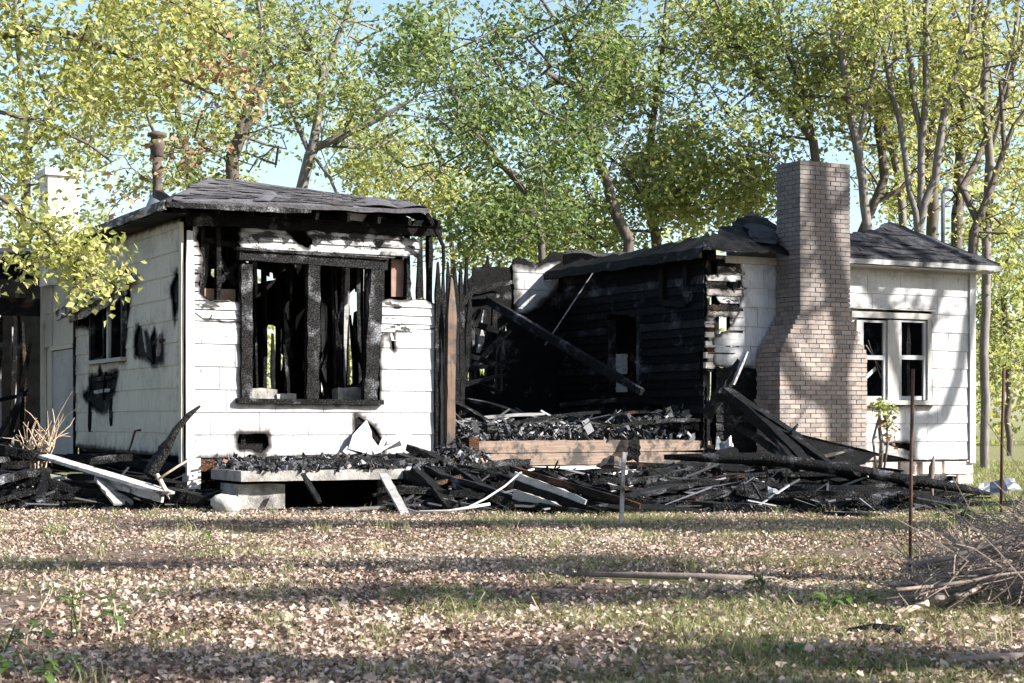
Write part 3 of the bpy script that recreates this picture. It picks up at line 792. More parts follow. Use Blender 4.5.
def quad_map(A, B, C, D):
    A, B, C, D = map(Vector, (A, B, C, D))
    nn = (B - A).cross(D - A).normalized()
    if nn.z < 0: nn = -nn
    return lambda u, v, w: tuple((A * (1 - u) + B * u) * (1 - v) + (D * (1 - u) + C * u) * v + nn * (w + 0.025 * mnoise.noise(Vector((u * 9, v * 5, 2.0)))))
E0, E1, P0, P1 = (-0.34, -0.42, 3.47), (3.02, -0.42, 3.55), (0.66, 1.2, 3.99), (3.45, 1.2, 3.84)
B0, P2, B1 = (-0.34, 7.3, 3.5), (1.4, 4.2, 4.0), (3.4, 5.4, 3.5)
fu = region([[(0.0, 0.0), (0.97, 0.0), (1.0, 0.35), (0.985, 1.0), (0.0, 1.0)]], [], 0.02, 7, 6.1)
roof1 = clip_sheet('roof', M['roof'], HOUSE, 0, 1, 0, 1, 60, 16, fu, quad_map(E0, E1, P1, P0), 0.02, 0.02, 0.05)
ff = lambda P: np.full(len(P), 1.0)
roof_tabs(roof1, M['roof_tab'], lambda P: fu(P), quad_map(E0, E1, P1, P0), 0.0, 1.0, 0.0, 0.97, 0.085, 0.085, 0.036)
clip_sheet('roof_slope', M['roof_burnt'], roof1, 0, 1, 0, 1, 30, 8, ff, quad_map(B0, E0, P0, P2), 0.02, 0.02, 0.05)
clip_sheet('roof_slope', M['roof_burnt'], roof1, 0, 1, 0, 1, 20, 10, ff, quad_map(P0, P1, B1, P2), 0.02, 0.02, 0.05)
clip_sheet('roof_slope', M['roof_burnt'], roof1, 0, 1, 0, 1, 10, 6, ff, quad_map(B1, B0, P2, P2), 0.02, 0.02, 0.05)
m = MB(); m.beam((-0.36, -0.4, 3.44), (-0.36, 5.2, 3.46), 0.03, 0.10, 0, 20, 0.10); m.build('fascia', M['scorch_hard'], roof1)
m = MB(); m.beam((-0.34, -0.41, 3.44), (1.4, -0.41, 3.46), 0.025, 0.06, 0, 20, 0.12, 0, 0.5); m.build('fascia', M['char_ash'], roof1)
m = MB(); m.box((-0.33, -0.2, 3.37), (0.0, 5.2, 3.385)); m.build('soffit', M['char_brown'], roof1)
m = MB(); m.box((0.0, -0.1, 3.40), (WA, 5.2, 3.415)); m.build('ceiling', M['char'], roof1)
for k in range(9):
    a = -0.1 + k * 0.4
    m = MB(); m.beam((a, -0.36, 3.41), (a, 0.9, 3.74), 0.045, 0.10, 0, 6, 0.14, 0.2, 0); m.build('rafter', M['char'], roof1)
for (u0, u1, dz) in ((0.70, 0.86, 0.05), (0.86, 1.0, 0.035), (0.30, 0.36, 0.02)):     # curled roofing flaps
    q = quad_map(E0, E1, P1, P0)
    m = MB()
    A = [Vector(q(u0 + (u1 - u0) * i / 6, 0.55, 0.03 + dz * math.sin(math.pi * i / 6))) for i in range(7)]
    B = [Vector(q(u0 + (u1 - u0) * i / 6, 0.05, 0.03 + 0.6 * dz * math.sin(math.pi * i / 6))) for i in range(7)]
    for i in range(6): m.poly([B[i], B[i + 1], A[i + 1], A[i]]); m.poly([p - Vector((0, 0, 0.008)) for p in (A[i], A[i + 1], B[i + 1], B[i])])
    m.build('roofing_flap', M['roof'], roof1)
# stove flue and the white chimney on the rear slope
def lathe(prof, c, seg=14):
    m = MB(); i0 = 0
    for (r, z) in prof:
        for j in range(seg):
            an = 2 * math.pi * j / seg
            m.v.append((c[0] + r * math.cos(an), c[1] + r * math.sin(an), c[2] + z))
    for k in range(len(prof) - 1):
        for j in range(seg):
            m.f.append((k * seg + j, k * seg + (j + 1) % seg, (k + 1) * seg + (j + 1) % seg, (k + 1) * seg + j))
    m.f.append(tuple(range(seg - 1, -1, -1))); m.f.append(tuple((len(prof) - 1) * seg + j for j in range(seg)))
    return m
fb_, _ = ona(157, 190, 0.35)
fz = 3.62
Yf = OY + ST * 0.35 + CT * fb_
ztop = CH + (HY - 131) / F * Yf
flue = lathe([(0.14, 0.0), (0.11, 0.05), (0.065, 0.30), (0.058, 0.32), (0.058, 0.55), (0.068, 0.56), (0.068, 0.62), (0.058, 0.63), (0.058, ztop - fz - 0.3)], (0.35, fb_, fz)).build('flue_pipe', M['pipe'], roof1, True)
lathe([(0.058, 0.0), (0.085, 0.02), (0.085, 0.10), (0.10, 0.12), (0.10, 0.20), (0.08, 0.22), (0.08, 0.25), (0.13, 0.27), (0.12, 0.31), (0.03, 0.34)], (0.35, fb_, ztop - 0.34)).build('flue_cap', M['pipe'], flue, True)
lathe([(0.20, 0.0), (0.18, 0.03), (0.085, 0.26), (0.065, 0.27)], (0.35, fb_, fz + 0.02)).build('flashing', M['metal'], flue, True)
wb0, _ = ona(50, 200, 1.0)
a0, zt = onb(48, 168, 6.2); a1, zb = onb(79, 216, 6.2)
m = MB(); m.box((a0, 6.2, 3.0), (a1, 6.75, zt - 0.1)); wc = m.build('white_chimney', M['white_brick'], HOUSE)
m = MB(); m.box((a0 - 0.05, 6.15, zt - 0.1), (a1 + 0.05, 6.8, zt)); m.build('chimney_cap', M['white_brick'], wc)

# --- recess: porch deck, back wall, burnt studs
m = MB(); m.box((WA, 0.06, 0.05), (WB_, 4.0, 0.40)); pf = m.build('porch', M['white_brick'], HOUSE)
m = MB(); m.box((WA, 0.10, 0.41), (WB_ - 0.03, 4.0, 0.66)); m.build('deck', M['black'], pf)
for (za, zb_, y0, da) in ((0.58, 0.735, 0.0, 0.0), (0.415, 0.572, 0.012, 0.04)):
    m = MB(); m.beam((3.82 - da, 0.06 + y0, (za + zb_) / 2), (7.42 + da, 0.06 + y0, (za + zb_) / 2), 0.06, zb_ - za, 0, 26, 0.03, 0.05, 0.3, side=(0, 1, 0)); m.build('rim_timber', M['tan'], pf)
m = MB(); m.beam((3.74, 0.03, 0.2), (3.74, 0.03, 0.78), 0.15, 0.14, 0, 6, 0.1, side=(1, 0, 0)); m.build('corner_block', M['char_brown'], pf)
a, z1 = onb(450, 277, -0.12); z0 = 0.62
m = MB(); m.beam((a - 0.02, -0.12, z0 - 0.4), (a + 0.02, -0.12, z1), 0.11, 0.10, 0, 16, 0.07, 0, 0.75, side=(1, 0, 0)); m.build('porch_post', M['post'], pf)
for (x, y, b) in ((437, 262, -0.05), (443, 275, 0.05), (457, 268, 1.2), (462, 264, 2.0)):
    a, z1 = onb(x, y, b)
    m = MB(); m.beam((a, b, 0.6), (a + random.uniform(-.03, .03), b, z1), 0.07, 0.06, 0, 12, 0.14, 0, 0.6, side=(1, 0, 0)); m.build('burnt_stud', M['char'], pf)
# hanging gutter strip by the roof corner
m = MB(); pts = [onb(427, 214, -0.3), onb(436, 230, -0.28), onb(443, 246, -0.25), onb(443, 262, -0.22), onb(442, 285, -0.2)]
m.tube([(p[0], -0.3 + 0.02 * i, p[1]) for i, p in enumerate(pts)], [0.035, 0.03, 0.025, 0.022, 0.015], 5); m.build('hanging_strip', M['char'], roof1)

bk = region([px_b([(440, 340), (452, 300), (466, 292), (474, 270), (488, 262), (492, 268), (512, 266), (513, 259), (535, 262), (548, 255), (575, 250), (620, 250), (620, 440), (440, 440)], WD)],
            [px_b([(446, 318), (472, 305), (480, 380), (450, 385)], WD), px_b([(486, 330), (505, 325), (505, 395), (488, 395)], WD)], 0.10, 4, 7.7)
m = MB(); m.box((WA, WD + 0.02, 0.6), (WB_, WD + 0.12, 0.75)); wall5 = m.build('wall', M['char'], HOUSE)
clip_sheet('sheathing', M['char_wall'], wall5, WA, WB_ + 0.05, 0.7, 3.9, 60, 46, bk, MPb(WD), 0, 0, 0.03)
sh5 = region([px_b([(512, 264), (535, 267), (548, 263), (566, 261), (566, 280), (548, 300), (530, 312), (514, 320)], WD)], [], 0.05, 6, 2.9)  # white patch ends along the shadow's diagonal edge, shaded siding left off
shingle_courses(wall5, M['siding'], WA, WB_, 0.62, 3.7, sh5, MPb(WD), soot=(0.9, 0.10), wall_id='b5')
for k, (x, y) in enumerate(((441, 285), (448, 262), (457, 272), (464, 258), (471, 276), (478, 266), (487, 256), (496, 262), (504, 268), (452, 300))):
    a, z1 = onb(x, y, WD + 0.05)
    m = MB(); m.beam((a, WD + 0.05, 0.7), (a + random.uniform(-.06, .06), WD + 0.05, z1), 0.06, 0.09, 0, 12, 0.15, 0, 0.6, side=(1, 0, 0)); m.build('stud', M['char'] if k % 4 else M['char_ash'], wall5)
for (x0, y0, x1, y1, b, mt) in ((474, 292, 512, 282, 3.8, 'char_ash'), (450, 300, 500, 296, 3.9, 'char'), (470, 330, 505, 318, 4.1, 'char_ash'), (455, 345, 480, 310, 3.9, 'char'), (446, 365, 490, 350, 3.9, 'char_ash'), (478, 352, 484, 310, 3.8, 'greywood'), (446, 330, 476, 286, 3.2, 'char'), (462, 395, 470, 300, 3.0, 'char'), (452, 318, 508, 336, 3.6, 'char'), (470, 372, 510, 330, 3.5, 'char_ash'), (456, 298, 462, 380, 2.6, 'char'), (490, 390, 494, 300, 3.7, 'char'), (444, 350, 500, 366, 3.3, 'char')):
    a0, z0 = onb(x0, y0, b); a1, z1 = onb(x1, y1, b)
    m = MB(); m.beam((a0, b, z0), (a1, b, z1), 0.06, 0.08, 0, 8, 0.16, 0.4, 0.4, 0.02); m.build('brace', M[mt], wall5)
# rear rooms behind the recess: further burnt frame
m = MB(); m.box((WA, 7.0, 0.3), (WC, 7.1, 0.7)); rear = m.build('wall', M['char'], HOUSE)
for k in range(22):
    a = WA + k * 0.4
    m = MB(); m.beam((a, 7.05, 0.6), (a + random.uniform(-.05, .05), 7.05, random.uniform(1.8, 3.0)), 0.06, 0.09, 0, 8, 0.15, 0, 0.5, side=(1, 0, 0)); m.build('stud', M['char'], rear)

# --- right wing: charred cross wall facing the porch
o1 = px_a([(609, 313), (641, 318), (641, 398), (609, 396)], WB_)
lp4 = region([[(-0.02, 0.6), (4.05, 0.6), (4.05, 3.5), (-0.02, 3.4)]], [o1, px_a([(620, 257), (637, 258), (637, 263), (620, 263)], WB_), px_a([(669, 252), (675, 252), (673, 262), (668, 261)], WB_),
              px_a([(640, 252), (646, 252), (645, 256), (641, 256)], WB_), px_a([(702, 385), (700, 350), (711, 350), (711, 385)], WB_)], 0.03, 6, 3.3)
m = MB(); m.box((WB_ + 0.05, 0.0, 0.5), (WB_ + 0.15, 4.0, 0.66)); wall4 = m.build('wall', M['char'], HOUSE)
m = MB(); m.box((WB_ + 0.05, -0.05, 3.2), (WB_ + 0.15, 5.0, 3.32)); m.build('top_plate', M['char'], wall4)
lap_courses(wall4, M['char_wall'], 0.0, 4.0, 0.62, 3.3, lp4, MPa(WB_), 0.118, 64, mats=[M['char_wall'], M['char'], M['char_wall'], M['char'], M['char_blue']])
clip_sheet('sheathing', M['char_wall'], wall4, 0.0, 4.0, 0.62, 3.4, 56, 34, lp4, MPa(WB_ + 0.03), 0, 0, 0.02)
for (x, y0, y1, wd, mt) in ((610, 320, 396, 0.07, 'char_ash'), (620, 354, 374, 0.16, 'trim_dirty'), (620, 378, 392, 0.16, 'trim_dirty'), (640, 316, 396, 0.14, 'char_ash')):
    b, z1 = ona(x, y0, WB_); _, z0 = ona(x, y1, WB_)
    m = MB(); m.beam((WB_ + 0.03, b, z0), (WB_ + 0.03, b, z1), 0.1, wd, 0, 8, 0.08, side=(1, 0, 0)); m.build('door_jamb', M[mt], wall4)
for (x0, y0, x1, y1) in ((662, 252, 662, 304), (686, 250, 686, 304), (662, 303, 686, 304), (662, 253, 686, 250)):
    bA, zA = ona(x0, y0, WB_ - 0.05); bB, zB = ona(x1, y1, WB_ - 0.05)
    m = MB(); m.beam((WB_ - 0.05, bA, zA), (WB_ - 0.05, bB, zB), 0.05, 0.09, 0, 6, 0.08, side=(1, 0, 0)); m.build('window_casing', M['char'], wall4)

# --- right wing: front wall
sh6 = region([px_b([(738, 258), (758, 257), (777, 263), (790, 262), (790, 372), (740, 368), (712, 367), (712, 338), (727, 330), (737, 312), (741, 290)]),
              px_b([(800, 262), (974, 262), (974, 462), (800, 462)])],
             [px_b([(857, 311), (929, 312), (929, 404), (857, 404)]), px_b([(879, 443), (911, 443), (911, 461), (879, 461)])], 0.022, 7, 1.9)
wl = [px_b([(706, 250), (740, 250), (745, 262), (742, 345), (712, 370), (705, 370)])]
hl = [px_b([(706, 262), (718, 262), (716, 275), (706, 276)]), px_b([(722, 283), (741, 282), (738, 288), (722, 290)]), px_b([(706, 300), (717, 296), (716, 304), (706, 306)]), px_b([(716, 318), (731, 314), (728, 330), (714, 336)])]
lp6 = region(wl, hl, 0.06, 9, 5.9)
m = MB(); m.box((WB_ + 0.16, 0.04, 0.44), (WC - 0.05, 0.14, 0.58)); wall6 = m.build('wall', M['char'], HOUSE)
m = MB(); m.box((WB_ + 0.16, 0.04, RT - 0.1), (WC - 0.05, 0.14, RT + 0.02)); m.build('top_plate', M['char'], wall6)
clip_sheet('sheathing', M['char_wall'], wall6, WB_ + 0.05, WC, 0.45, 3.26, 70, 40, region([[(7.75, 0.4), (WC, 0.4), (WC, 3.3), (7.75, 3.3)]], [px_b([(857, 311), (929, 312), (929, 404), (857, 404)])], 0.0, 1, 1), MPb(0.0), -0.012, -0.012, 0.02)
lap_courses(wall6, M['scorch_hard'], WB_ - 0.02, 8.05, 0.9, RT, lp6, MPb(0.0), 0.10, 30, (0.9, 0.03), mats=[M['scorch_hard'], M['char_brown'], M['scorch']])
lap_courses(wall6, M['char'], 7.45, 8.4, 0.5, 1.75, region([[(7.4, 0.4), (8.5, 0.4), (8.5, 1.72), (7.4, 1.72)]], [], 0.06, 6, 4), MPb(0.0), 0.118, 20)
shingle_courses(wall6, M['siding'], WB_ + 0.05, WC - 0.02, 0.42, 3.2, sh6, MPb(0.0), soot=(0.75, 0.05), wall_id='b')
for a in (7.33, 7.5, 7.75, 10.0, 10.9, 11.6):
    m = MB(); m.beam((a, 0.09, 0.5), (a + random.uniform(-.02, .02), 0.09, RT), 0.06 if a > 7.4 else 0.11, 0.1, 0, 12, 0.14, side=(1, 0, 0)); m.build('stud', M['char'], wall6)
for (x, y) in ((709, 345), (709, 356), (709, 366), (709, 335), (709, 325)):        # brick nogging seen in the burnt corner
    a, z = onb(x, y, -0.02); m = MB(); m.box((a - 0.06, -0.03, z - 0.03), (a + 0.08, 0.03, z + 0.05)); m.build('brick_nogging', M['foundation'], wall6)
m = MB(); m.beam((WC - 0.04, -0.05, 0.36), (WC - 0.04, -0.05, RT), 0.11, 0.03, 0, 6, 0.02, side=(1, 0, 0)); m.build('corner_board', M['trim'], wall6)
m = MB(); m.beam((WB_ + 0.3, -0.045, 3.2), (WC - 0.1, -0.045, 3.2), 0.02, 0.10, 0, 10, 0.03, side=(0, 1, 0)); m.build('frieze', M['trim_dirty'], wall6)
# twin double-hung window
def rail(nm, par, x0, y0, x1, y1, b0, b1, mt, jit=0.03):
    lo, hi = boxpx(x0, y0, x1, y1, b0, b1, -0.03)
    m = MB()
    if hi[0] - lo[0] > hi[2] - lo[2]:
        m.beam((lo[0], (b0 + b1) / 2, (lo[2] + hi[2]) / 2), (hi[0], (b0 + b1) / 2, (lo[2] + hi[2]) / 2), b1 - b0, hi[2] - lo[2], 0, 6, jit, side=(0, 1, 0))
    else:
        m.beam(((lo[0] + hi[0]) / 2, (b0 + b1) / 2, lo[2]), ((lo[0] + hi[0]) / 2, (b0 + b1) / 2, hi[2]), hi[0] - lo[0], b1 - b0, 0, 8, jit, side=(1, 0, 0))
    return m.build(nm, M[mt], par)
win3 = rail('window', HOUSE, 850, 311, 931, 320, -0.075, 0.06, 'trim_dirty')
rail('drip_cap', win3, 849, 308.5, 932, 311, -0.12, 0.03, 'trim_dirty')
for (x0, x1, nm, mt) in ((855, 859.5, 'jamb', 'trim_dirty'), (886, 897, 'mullion', 'trim_dirty'), (926, 930, 'jamb', 'trim_dirty')):
    rail(nm, win3, x0, 320, x1, 401, -0.07, 0.06, mt)
rail('sill', win3, 853, 400, 934, 405, -0.13, 0.05, 'trim_dirty')
for (x0, x1) in ((860, 886), (898, 926)):
    up = rail('sash', win3, x0, 320, x1, 323, -0.045, -0.01, 'sash_grey')
    rail('sash_rail', win3, x0, 355, x1, 360, -0.04, 0.0, 'sash_grey')
    rail('sash_stile', win3, x0, 322, x0 + 3, 400, -0.042, -0.006, 'sash_grey')
    rail('sash_stile', win3, x1 - 3, 322, x1, 400, -0.042, -0.006, 'sash_grey')
    rail('sash_rail', win3, x0, 396, x1, 400, -0.02, 0.02, 'sash_grey')
for x in (872, 906, 915):
    rail('muntin', win3, x, 323, x + 1.6, 356, 0.20, 0.23, 'trim_dirty')
m = MB(); a0, z0 = onb(862, 384, 0.0); a1, z1 = onb(880, 368, 0.0)
m.beam((a0 - .05, 0.02, z0), (a1, 0.1, z1), 0.02, 0.05, 0, 4, 0.1); m.build('fallen_muntin', M['trim'], win3)
for (x0, y0, x1, y1) in ((866, 345, 884, 372), (868, 340, 882, 378)):
    a0, z0 = onb(x0, y0, 0.1); a1, z1 = onb(x1, y1, 0.1); m = MB(); m.beam((a0, 0.1, z0), (a1, 0.12, z1), 0.012, 0.012, 0, 3, 0.1); m.build('fallen_muntin', M['greywood'], win3)
# other walls of the right wing, with burnt openings letting daylight through
fw7 = region([[(0.0, 0.4), (5.0, 0.4), (5.0, 3.2), (0.0, 3.2)]], [[(2.6, 1.2), (4.4, 1.2), (4.4, 2.8), (2.6, 2.8)]], 0.05, 4, 3.7)
m = MB(); m.box((WC - 0.16, 0.0, 0.4), (WC - 0.06, 5.0, 0.6)); wall7 = m.build('wall', M['char'], HOUSE)
clip_sheet('sheathing', M['siding'], wall7, 0.0, 5.0, 0.42, 3.2, 40, 24, fw7, lambda u, v, w: (WC + w - 0.04, u, v), 0.02, 0.02, 0.03)
clip_sheet('added_dark_lining', M['char_wall'], wall7, 0.0, 5.0, 0.42, 3.2, 40, 24, fw7, lambda u, v, w: (WC + w - 0.08, u, v), 0.02, 0.02, 0.03)  # dark sheet added so the room behind the windows reads unlit
fw8 = region([[(WB_, 0.5), (WC, 0.5), (WC, 3.2), (WB_, 3.2)]], [[(7.7, 1.4), (8.6, 1.4), (8.6, 2.6), (7.7, 2.6)], [(9.6, 1.3), (11.9, 1.3), (11.9, 3.1), (9.6, 3.1)]], 0.12, 4, 4.7)
m = MB(); m.box((WB_, 5.0, 0.45), (WC, 5.1, 0.6)); wall8 = m.build('wall', M['char'], HOUSE)
clip_sheet('sheathing', M['char_wall'], wall8, WB_, WC, 0.5, 3.2, 50, 28, fw8, MPb(5.0), 0.02, 0.02, 0.03)
for a in (9.9, 10.3, 10.75, 11.3, 11.7):
    m = MB(); m.beam((a, 5.05, 0.5), (a + random.uniform(-.1, .1), 5.05, random.uniform(2.2, 3.2)), 0.06, 0.09, 0, 8, 0.15, 0, 0.4, side=(1, 0, 0)); m.build('stud', M['char'], wall8)
m = MB(); m.box((WB_ + 0.1, 0.15, 0.35), (WC - 0.1, 5.0, 0.58)); m.build('floor', M['black'], HOUSE)
# limewashed foundation, loose stones laid in courses
fnd = MB(); fnd.box((WB_, 0.05, 0.0), (WC - 0.02, 0.25, 0.40)); fnd = fnd.build('foundation', M['foundation'], HOUSE)
a = 9.7; 
while a < WC - 0.1:
    for r_, (z0, z1) in enumerate(((0.0, 0.19), (0.20, 0.39))):
        L = random.uniform(0.28, 0.44); aa = a + 0.15 * r_
        if 10.05 < aa + L / 2 < 10.45 and r_ == 1: continue
        m = MB(); m.beam((aa, 0.02, (z0 + z1) / 2), (min(aa + L, WC), 0.02, (z0 + z1) / 2), 0.08, z1 - z0 - 0.012, 0, 3, 0.05, side=(0, 1, 0)); m.build('foundation_block', M['foundation'], fnd)
    a += 0.42
a0, z1 = onb(879, 444, 0.0); a1, z0 = onb(911, 460, 0.0)
m = MB(); m.box((a0, -0.035, z0), (a1, -0.01, z1)); m.build('crawl_hole_dark', M['black'], fnd)  # black panel stands in for the unlit crawlspace hole
m = MB(); m.beam((a0, -0.045, (z0 + z1) / 2 + 0.05), (a1 - 0.05, -0.045, (z0 + z1) / 2 - 0.05), 0.015, 0.13, 0, 4, 0.1, 0.3, 0.1, side=(0, 1, 0)); m.build('hatch_board', M['greywood'], fnd)
fl = MB(); fl.box((0.1, 0.1, 0.0), (WA, 0.3, 0.54)); fl = fl.build('foundation', M['black'], HOUSE)  # near-black block stands in for the dark crawlspace behind the piers
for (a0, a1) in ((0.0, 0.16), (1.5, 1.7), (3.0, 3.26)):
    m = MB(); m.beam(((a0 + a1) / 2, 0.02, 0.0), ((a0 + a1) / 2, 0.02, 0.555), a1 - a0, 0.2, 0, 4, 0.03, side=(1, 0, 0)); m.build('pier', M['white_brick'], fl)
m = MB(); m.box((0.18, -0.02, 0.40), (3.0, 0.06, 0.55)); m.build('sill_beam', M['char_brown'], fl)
m = MB(); m.box((0.06, 0.3, 0.0), (0.1, 5.0, 0.56)); m.build('skirt', M['black'], fl)  # near-black strip carries the crawlspace darkness along the side wall

# --- right wing roof (hip, burnt away above)
EA, EB, EZ, SL = 7.0, 12.30, 3.28, 0.60
def kfront(a):
    return np.interp(a, [7.0, 7.6, 8.0, 8.6, 8.8, 9.3, 9.8, 10.6, 11.2, 12.3], [0.32, 0.48, 0.74, 1.12, 0.8, 0.45, 0.55, 0.85, 1.12, 1.12])
def ffr(P):
    a, k = P[:, 0], P[:, 1]
    r = np.minimum(np.minimum(a - EA - k + 0.01, EB - a - k + 0.01), kfront(a) - k)
    r = np.minimum(r, k + 0.03 + np.where(a < 9.2, rag(P, 4, 0.10, 3.0), 0.05))
    return r + np.where(k > 0.3, rag(P, 5, 0.09, 1.0), 0.0)
roof2 = clip_sheet('roof', M['roof_burnt'], HOUSE, 8.9, EB, 0.0, 1.3, 64, 22, ffr, lambda u, v, w: (u, -0.36 + v, EZ + SL * v + w + 0.03 * mnoise.noise(Vector((u * 3, v * 4, 0)))), 0.03, 0.03, 0.05)
roof_tabs(roof2, M['roof_tab_burnt'], ffr, lambda u, v, w: (u, -0.36 + v, EZ + SL * v + w + 0.03 * mnoise.noise(Vector((u * 3, v * 4, 0)))), 9.35, EB, 0.0, 1.15, 0.3, 0.135, 0.045, 0.12)
clip_sheet('roof_slope', M['char'], roof2, EA, 8.9, 0.0, 1.3, 40, 24, lambda P: ffr(P) + rag(P, 9, 0.05, 13.0), lambda u, v, w: (u, -0.36 + v, EZ + SL * v + w + 0.06 * mnoise.noise(Vector((u * 4, v * 5, 4)))), 0.03, 0.03, 0.035)
def fle(P):
    b, k = P[:, 0], P[:, 1]
    km = np.interp(b, [-0.4, 0.2, 0.9, 1.6, 2.5, 3.6, 4.8], [0.3, 0.40, 0.32, 0.24, 0.2, 0.2, 0.3])
    return np.minimum(np.minimum(b + 0.36 - k + 0.01, km - k), k + 0.05) + rag(P, 5, 0.10, 9.0)
clip_sheet('roof_slope', M['char'], roof2, -0.36, 4.9, 0.0, 1.2, 80, 18, fle, lambda u, v, w: (EA + v, u, EZ + SL * v + w + 0.03 * mnoise.noise(Vector((u * 3, v * 4, 7)))), 0.03, 0.03, 0.05)
def fri(P):
    b, k = P[:, 0], P[:, 1]
    return np.minimum(np.minimum(b + 0.36 - k + 0.01, 1.0 - k), k + 0.05) + np.where(k > 0.3, rag(P, 5, 0.07, 19.0), 0)
clip_sheet('roof_slope', M['roof_burnt'], roof2, -0.36, 5.2, 0.0, 1.2, 50, 12, fri, lambda u, v, w: (EB - v, u, EZ + SL * v + w), 0.03, 0.03, 0.05)
def fba(P):
    a, k = P[:, 0], P[:, 1]
    return np.minimum(0.7 - k, np.minimum(a - EA - k, EB - a - k)) + rag(P, 4, 0.1, 29.0)
clip_sheet('roof_slope', M['roof_burnt'], roof2, EA, EB, 0.0, 1.2, 50, 12, fba, lambda u, v, w: (u, 5.3 - v, EZ + SL * v + w), 0.03, 0.03, 0.05)
m = MB(); m.beam((9.35, -0.35, EZ - 0.04), (EB + 0.02, -0.35, EZ - 0.04), 0.03, 0.07, 0, 16, 0.06, side=(0, 1, 0)); m.build('fascia', M['greywood'], roof2)
m = MB(); m.beam((EA, -0.3, EZ - 0.06), (EA, 4.6, EZ - 0.04), 0.05, 0.10, 0, 26, 0.2); m.build('fascia', M['char'], roof2)
m = MB(); m.box((9.4, -0.33, EZ - 0.10), (EB, -0.02, EZ - 0.085)); m.build('soffit', M['trim_dirty'], roof2)
m = MB(); m.box((WB_ + 0.1, 0.1, 3.22), (10.6, 4.9, 3.24)); m.build('ceiling', M['char'], roof2)
for k in range(9):
    b = 0.0 + k * 0.52
    m = MB(); m.beam((EA + 0.02, b, EZ - 0.05), (EA + random.uniform(0.25, 0.4), b, EZ + 0.16), 0.05, 0.08, 0, 5, 0.15, 0.1, 0.4); m.build('rafter', M['char'], roof2)
for (a0, k0, L, wd, lift) in ((8.15, 0.2, 0.5, 0.4, 0.04),):     # warped roofing lifting towards the chimney
    m = MB(); m.beam((a0, -0.36 + k0, EZ + SL * k0 + 0.06), (a0 + 0.25, -0.36 + k0 + L, EZ + SL * (k0 + L) + lift), wd, 0.025, 0.08, 10, 0.10, 0.1, 0.5, 0.03); m.build('roofing_flap', M['roof_burnt'], roof2)
# service mast on the roof
a, zt = onb(943, 190, 0.6); zb = EZ + 0.35
m = MB(); m.tube([(a, 0.6, zb - 0.3), (a, 0.6, zt - 0.06), (a + 0.02, 0.6, zt), (a + 0.09, 0.58, zt + 0.03), (a + 0.15, 0.56, zt + 0.01)], [0.032, 0.032, 0.036, 0.045, 0.04], 8); mast = m.build('service_mast', M['metal'], roof2, True)
m = MB(); m.tube([(a, 0.6, zt - 0.25), (a + 0.12, 0.58, zt - 0.23), (a + 0.2, 0.6, zt - 0.2)], 0.022, 6); m.build('insulator', M['metal'], mast, True)
for k in range(3):
    m = MB(); m.tube([(a + 0.13 + 0.01 * k, 0.56, zt), (a + 0.22 + .03 * k, 0.55, zt - 0.10 - .02 * k), (a + 0.24 + .02 * k, 0.56, zt - 0.22), (a + 0.2, 0.6, zt - 0.2)], 0.008, 4); m.build('wire', M['black'], mast)

# --- exterior brick chimney with stepped shoulders
CB0, CB1 = -0.60, -0.06
def cw(z):     # (left, right) at height
    t = min(max((z - 1.92) / 0.55, 0), 1)
    return 8.09 + 0.34 * t, 9.59 - 0.30 * t
CT_ = 4.55
ch = MB()
nc = int(CT_ / 0.064)
for i in range(nc):
    z = i * 0.064; l, r = cw(z + 0.04)
    if i % 3 == 0 or 1.85 < z < 2.6:
        z2 = z + 0.064 * (1 if 1.85 < z < 2.6 else 3)
        ch.box((l + 0.012, CB0 + 0.012, z), (r - 0.012, CB1, min(z2, CT_ - 0.02)))
CHM = ch.build('chimney', M['mortar'], HOUSE)
BR = []
for k in range(5):
    m = MB(); m.beam((-0.082, 0, 0), (0.082, 0, 0), 0.095, 0.0545, 0, 2, 0.045, side=(0, 1, 0)); BR.append(m.mesh('brick', M['brick']))
BRH = []
for k in range(4):
    m = MB(); m.beam((-0.04, 0, 0), (0.04, 0, 0), 0.095, 0.0545, 0, 2, 0.045, side=(0, 1, 0)); BRH.append(m.mesh('brick', M['brick']))
spots = []
for i in range(nc):
    z = i * 0.064 + 0.031; l, r = cw(z)
    u = l + (0.0 if i % 2 == 0 else -0.0875)
    while u < r - 0.03:                       # front face
        c0, c1 = max(u, l), min(u + 0.164, r)
        if c1 - c0 > 0.06: spots.append(('f', (c0 + c1) / 2, CB0 + 0.047 + random.uniform(-0.004, 0.003), z, c1 - c0))
        u += 0.175
    for side in (0, 1):
        v = CB0 + (0.10 if i % 2 == 0 else 0.0)
        while v < CB1 - 0.03:
            c0, c1 = v, min(v + 0.164, CB1)
            if c1 - c0 > 0.06: spots.append(('s%d' % side, (l + 0.047 if side == 0 else r - 0.047) + random.uniform(-0.004, 0.003), (c0 + c1) / 2, z, c1 - c0))
            v += 0.175
def brick_at(s, par):
    o = link('brick', (BR if s[4] > 0.12 else BRH)[random.randrange(4)], par, (s[1], s[2], s[3]))
    o.scale = (s[4] / (0.164 if s[4] > 0.12 else 0.08), 1, 1)
    o.rotation_euler = (0, 0, random.uniform(-.012, .012) + (0 if s[0] == 'f' else math.pi / 2))
fronts = [s for s in spots if s[0] == 'f']
chosen = set(id(s) for s in sorted(fronts, key=lambda s: (abs(s[3] - 2.4)))[:300])
rest = MB()
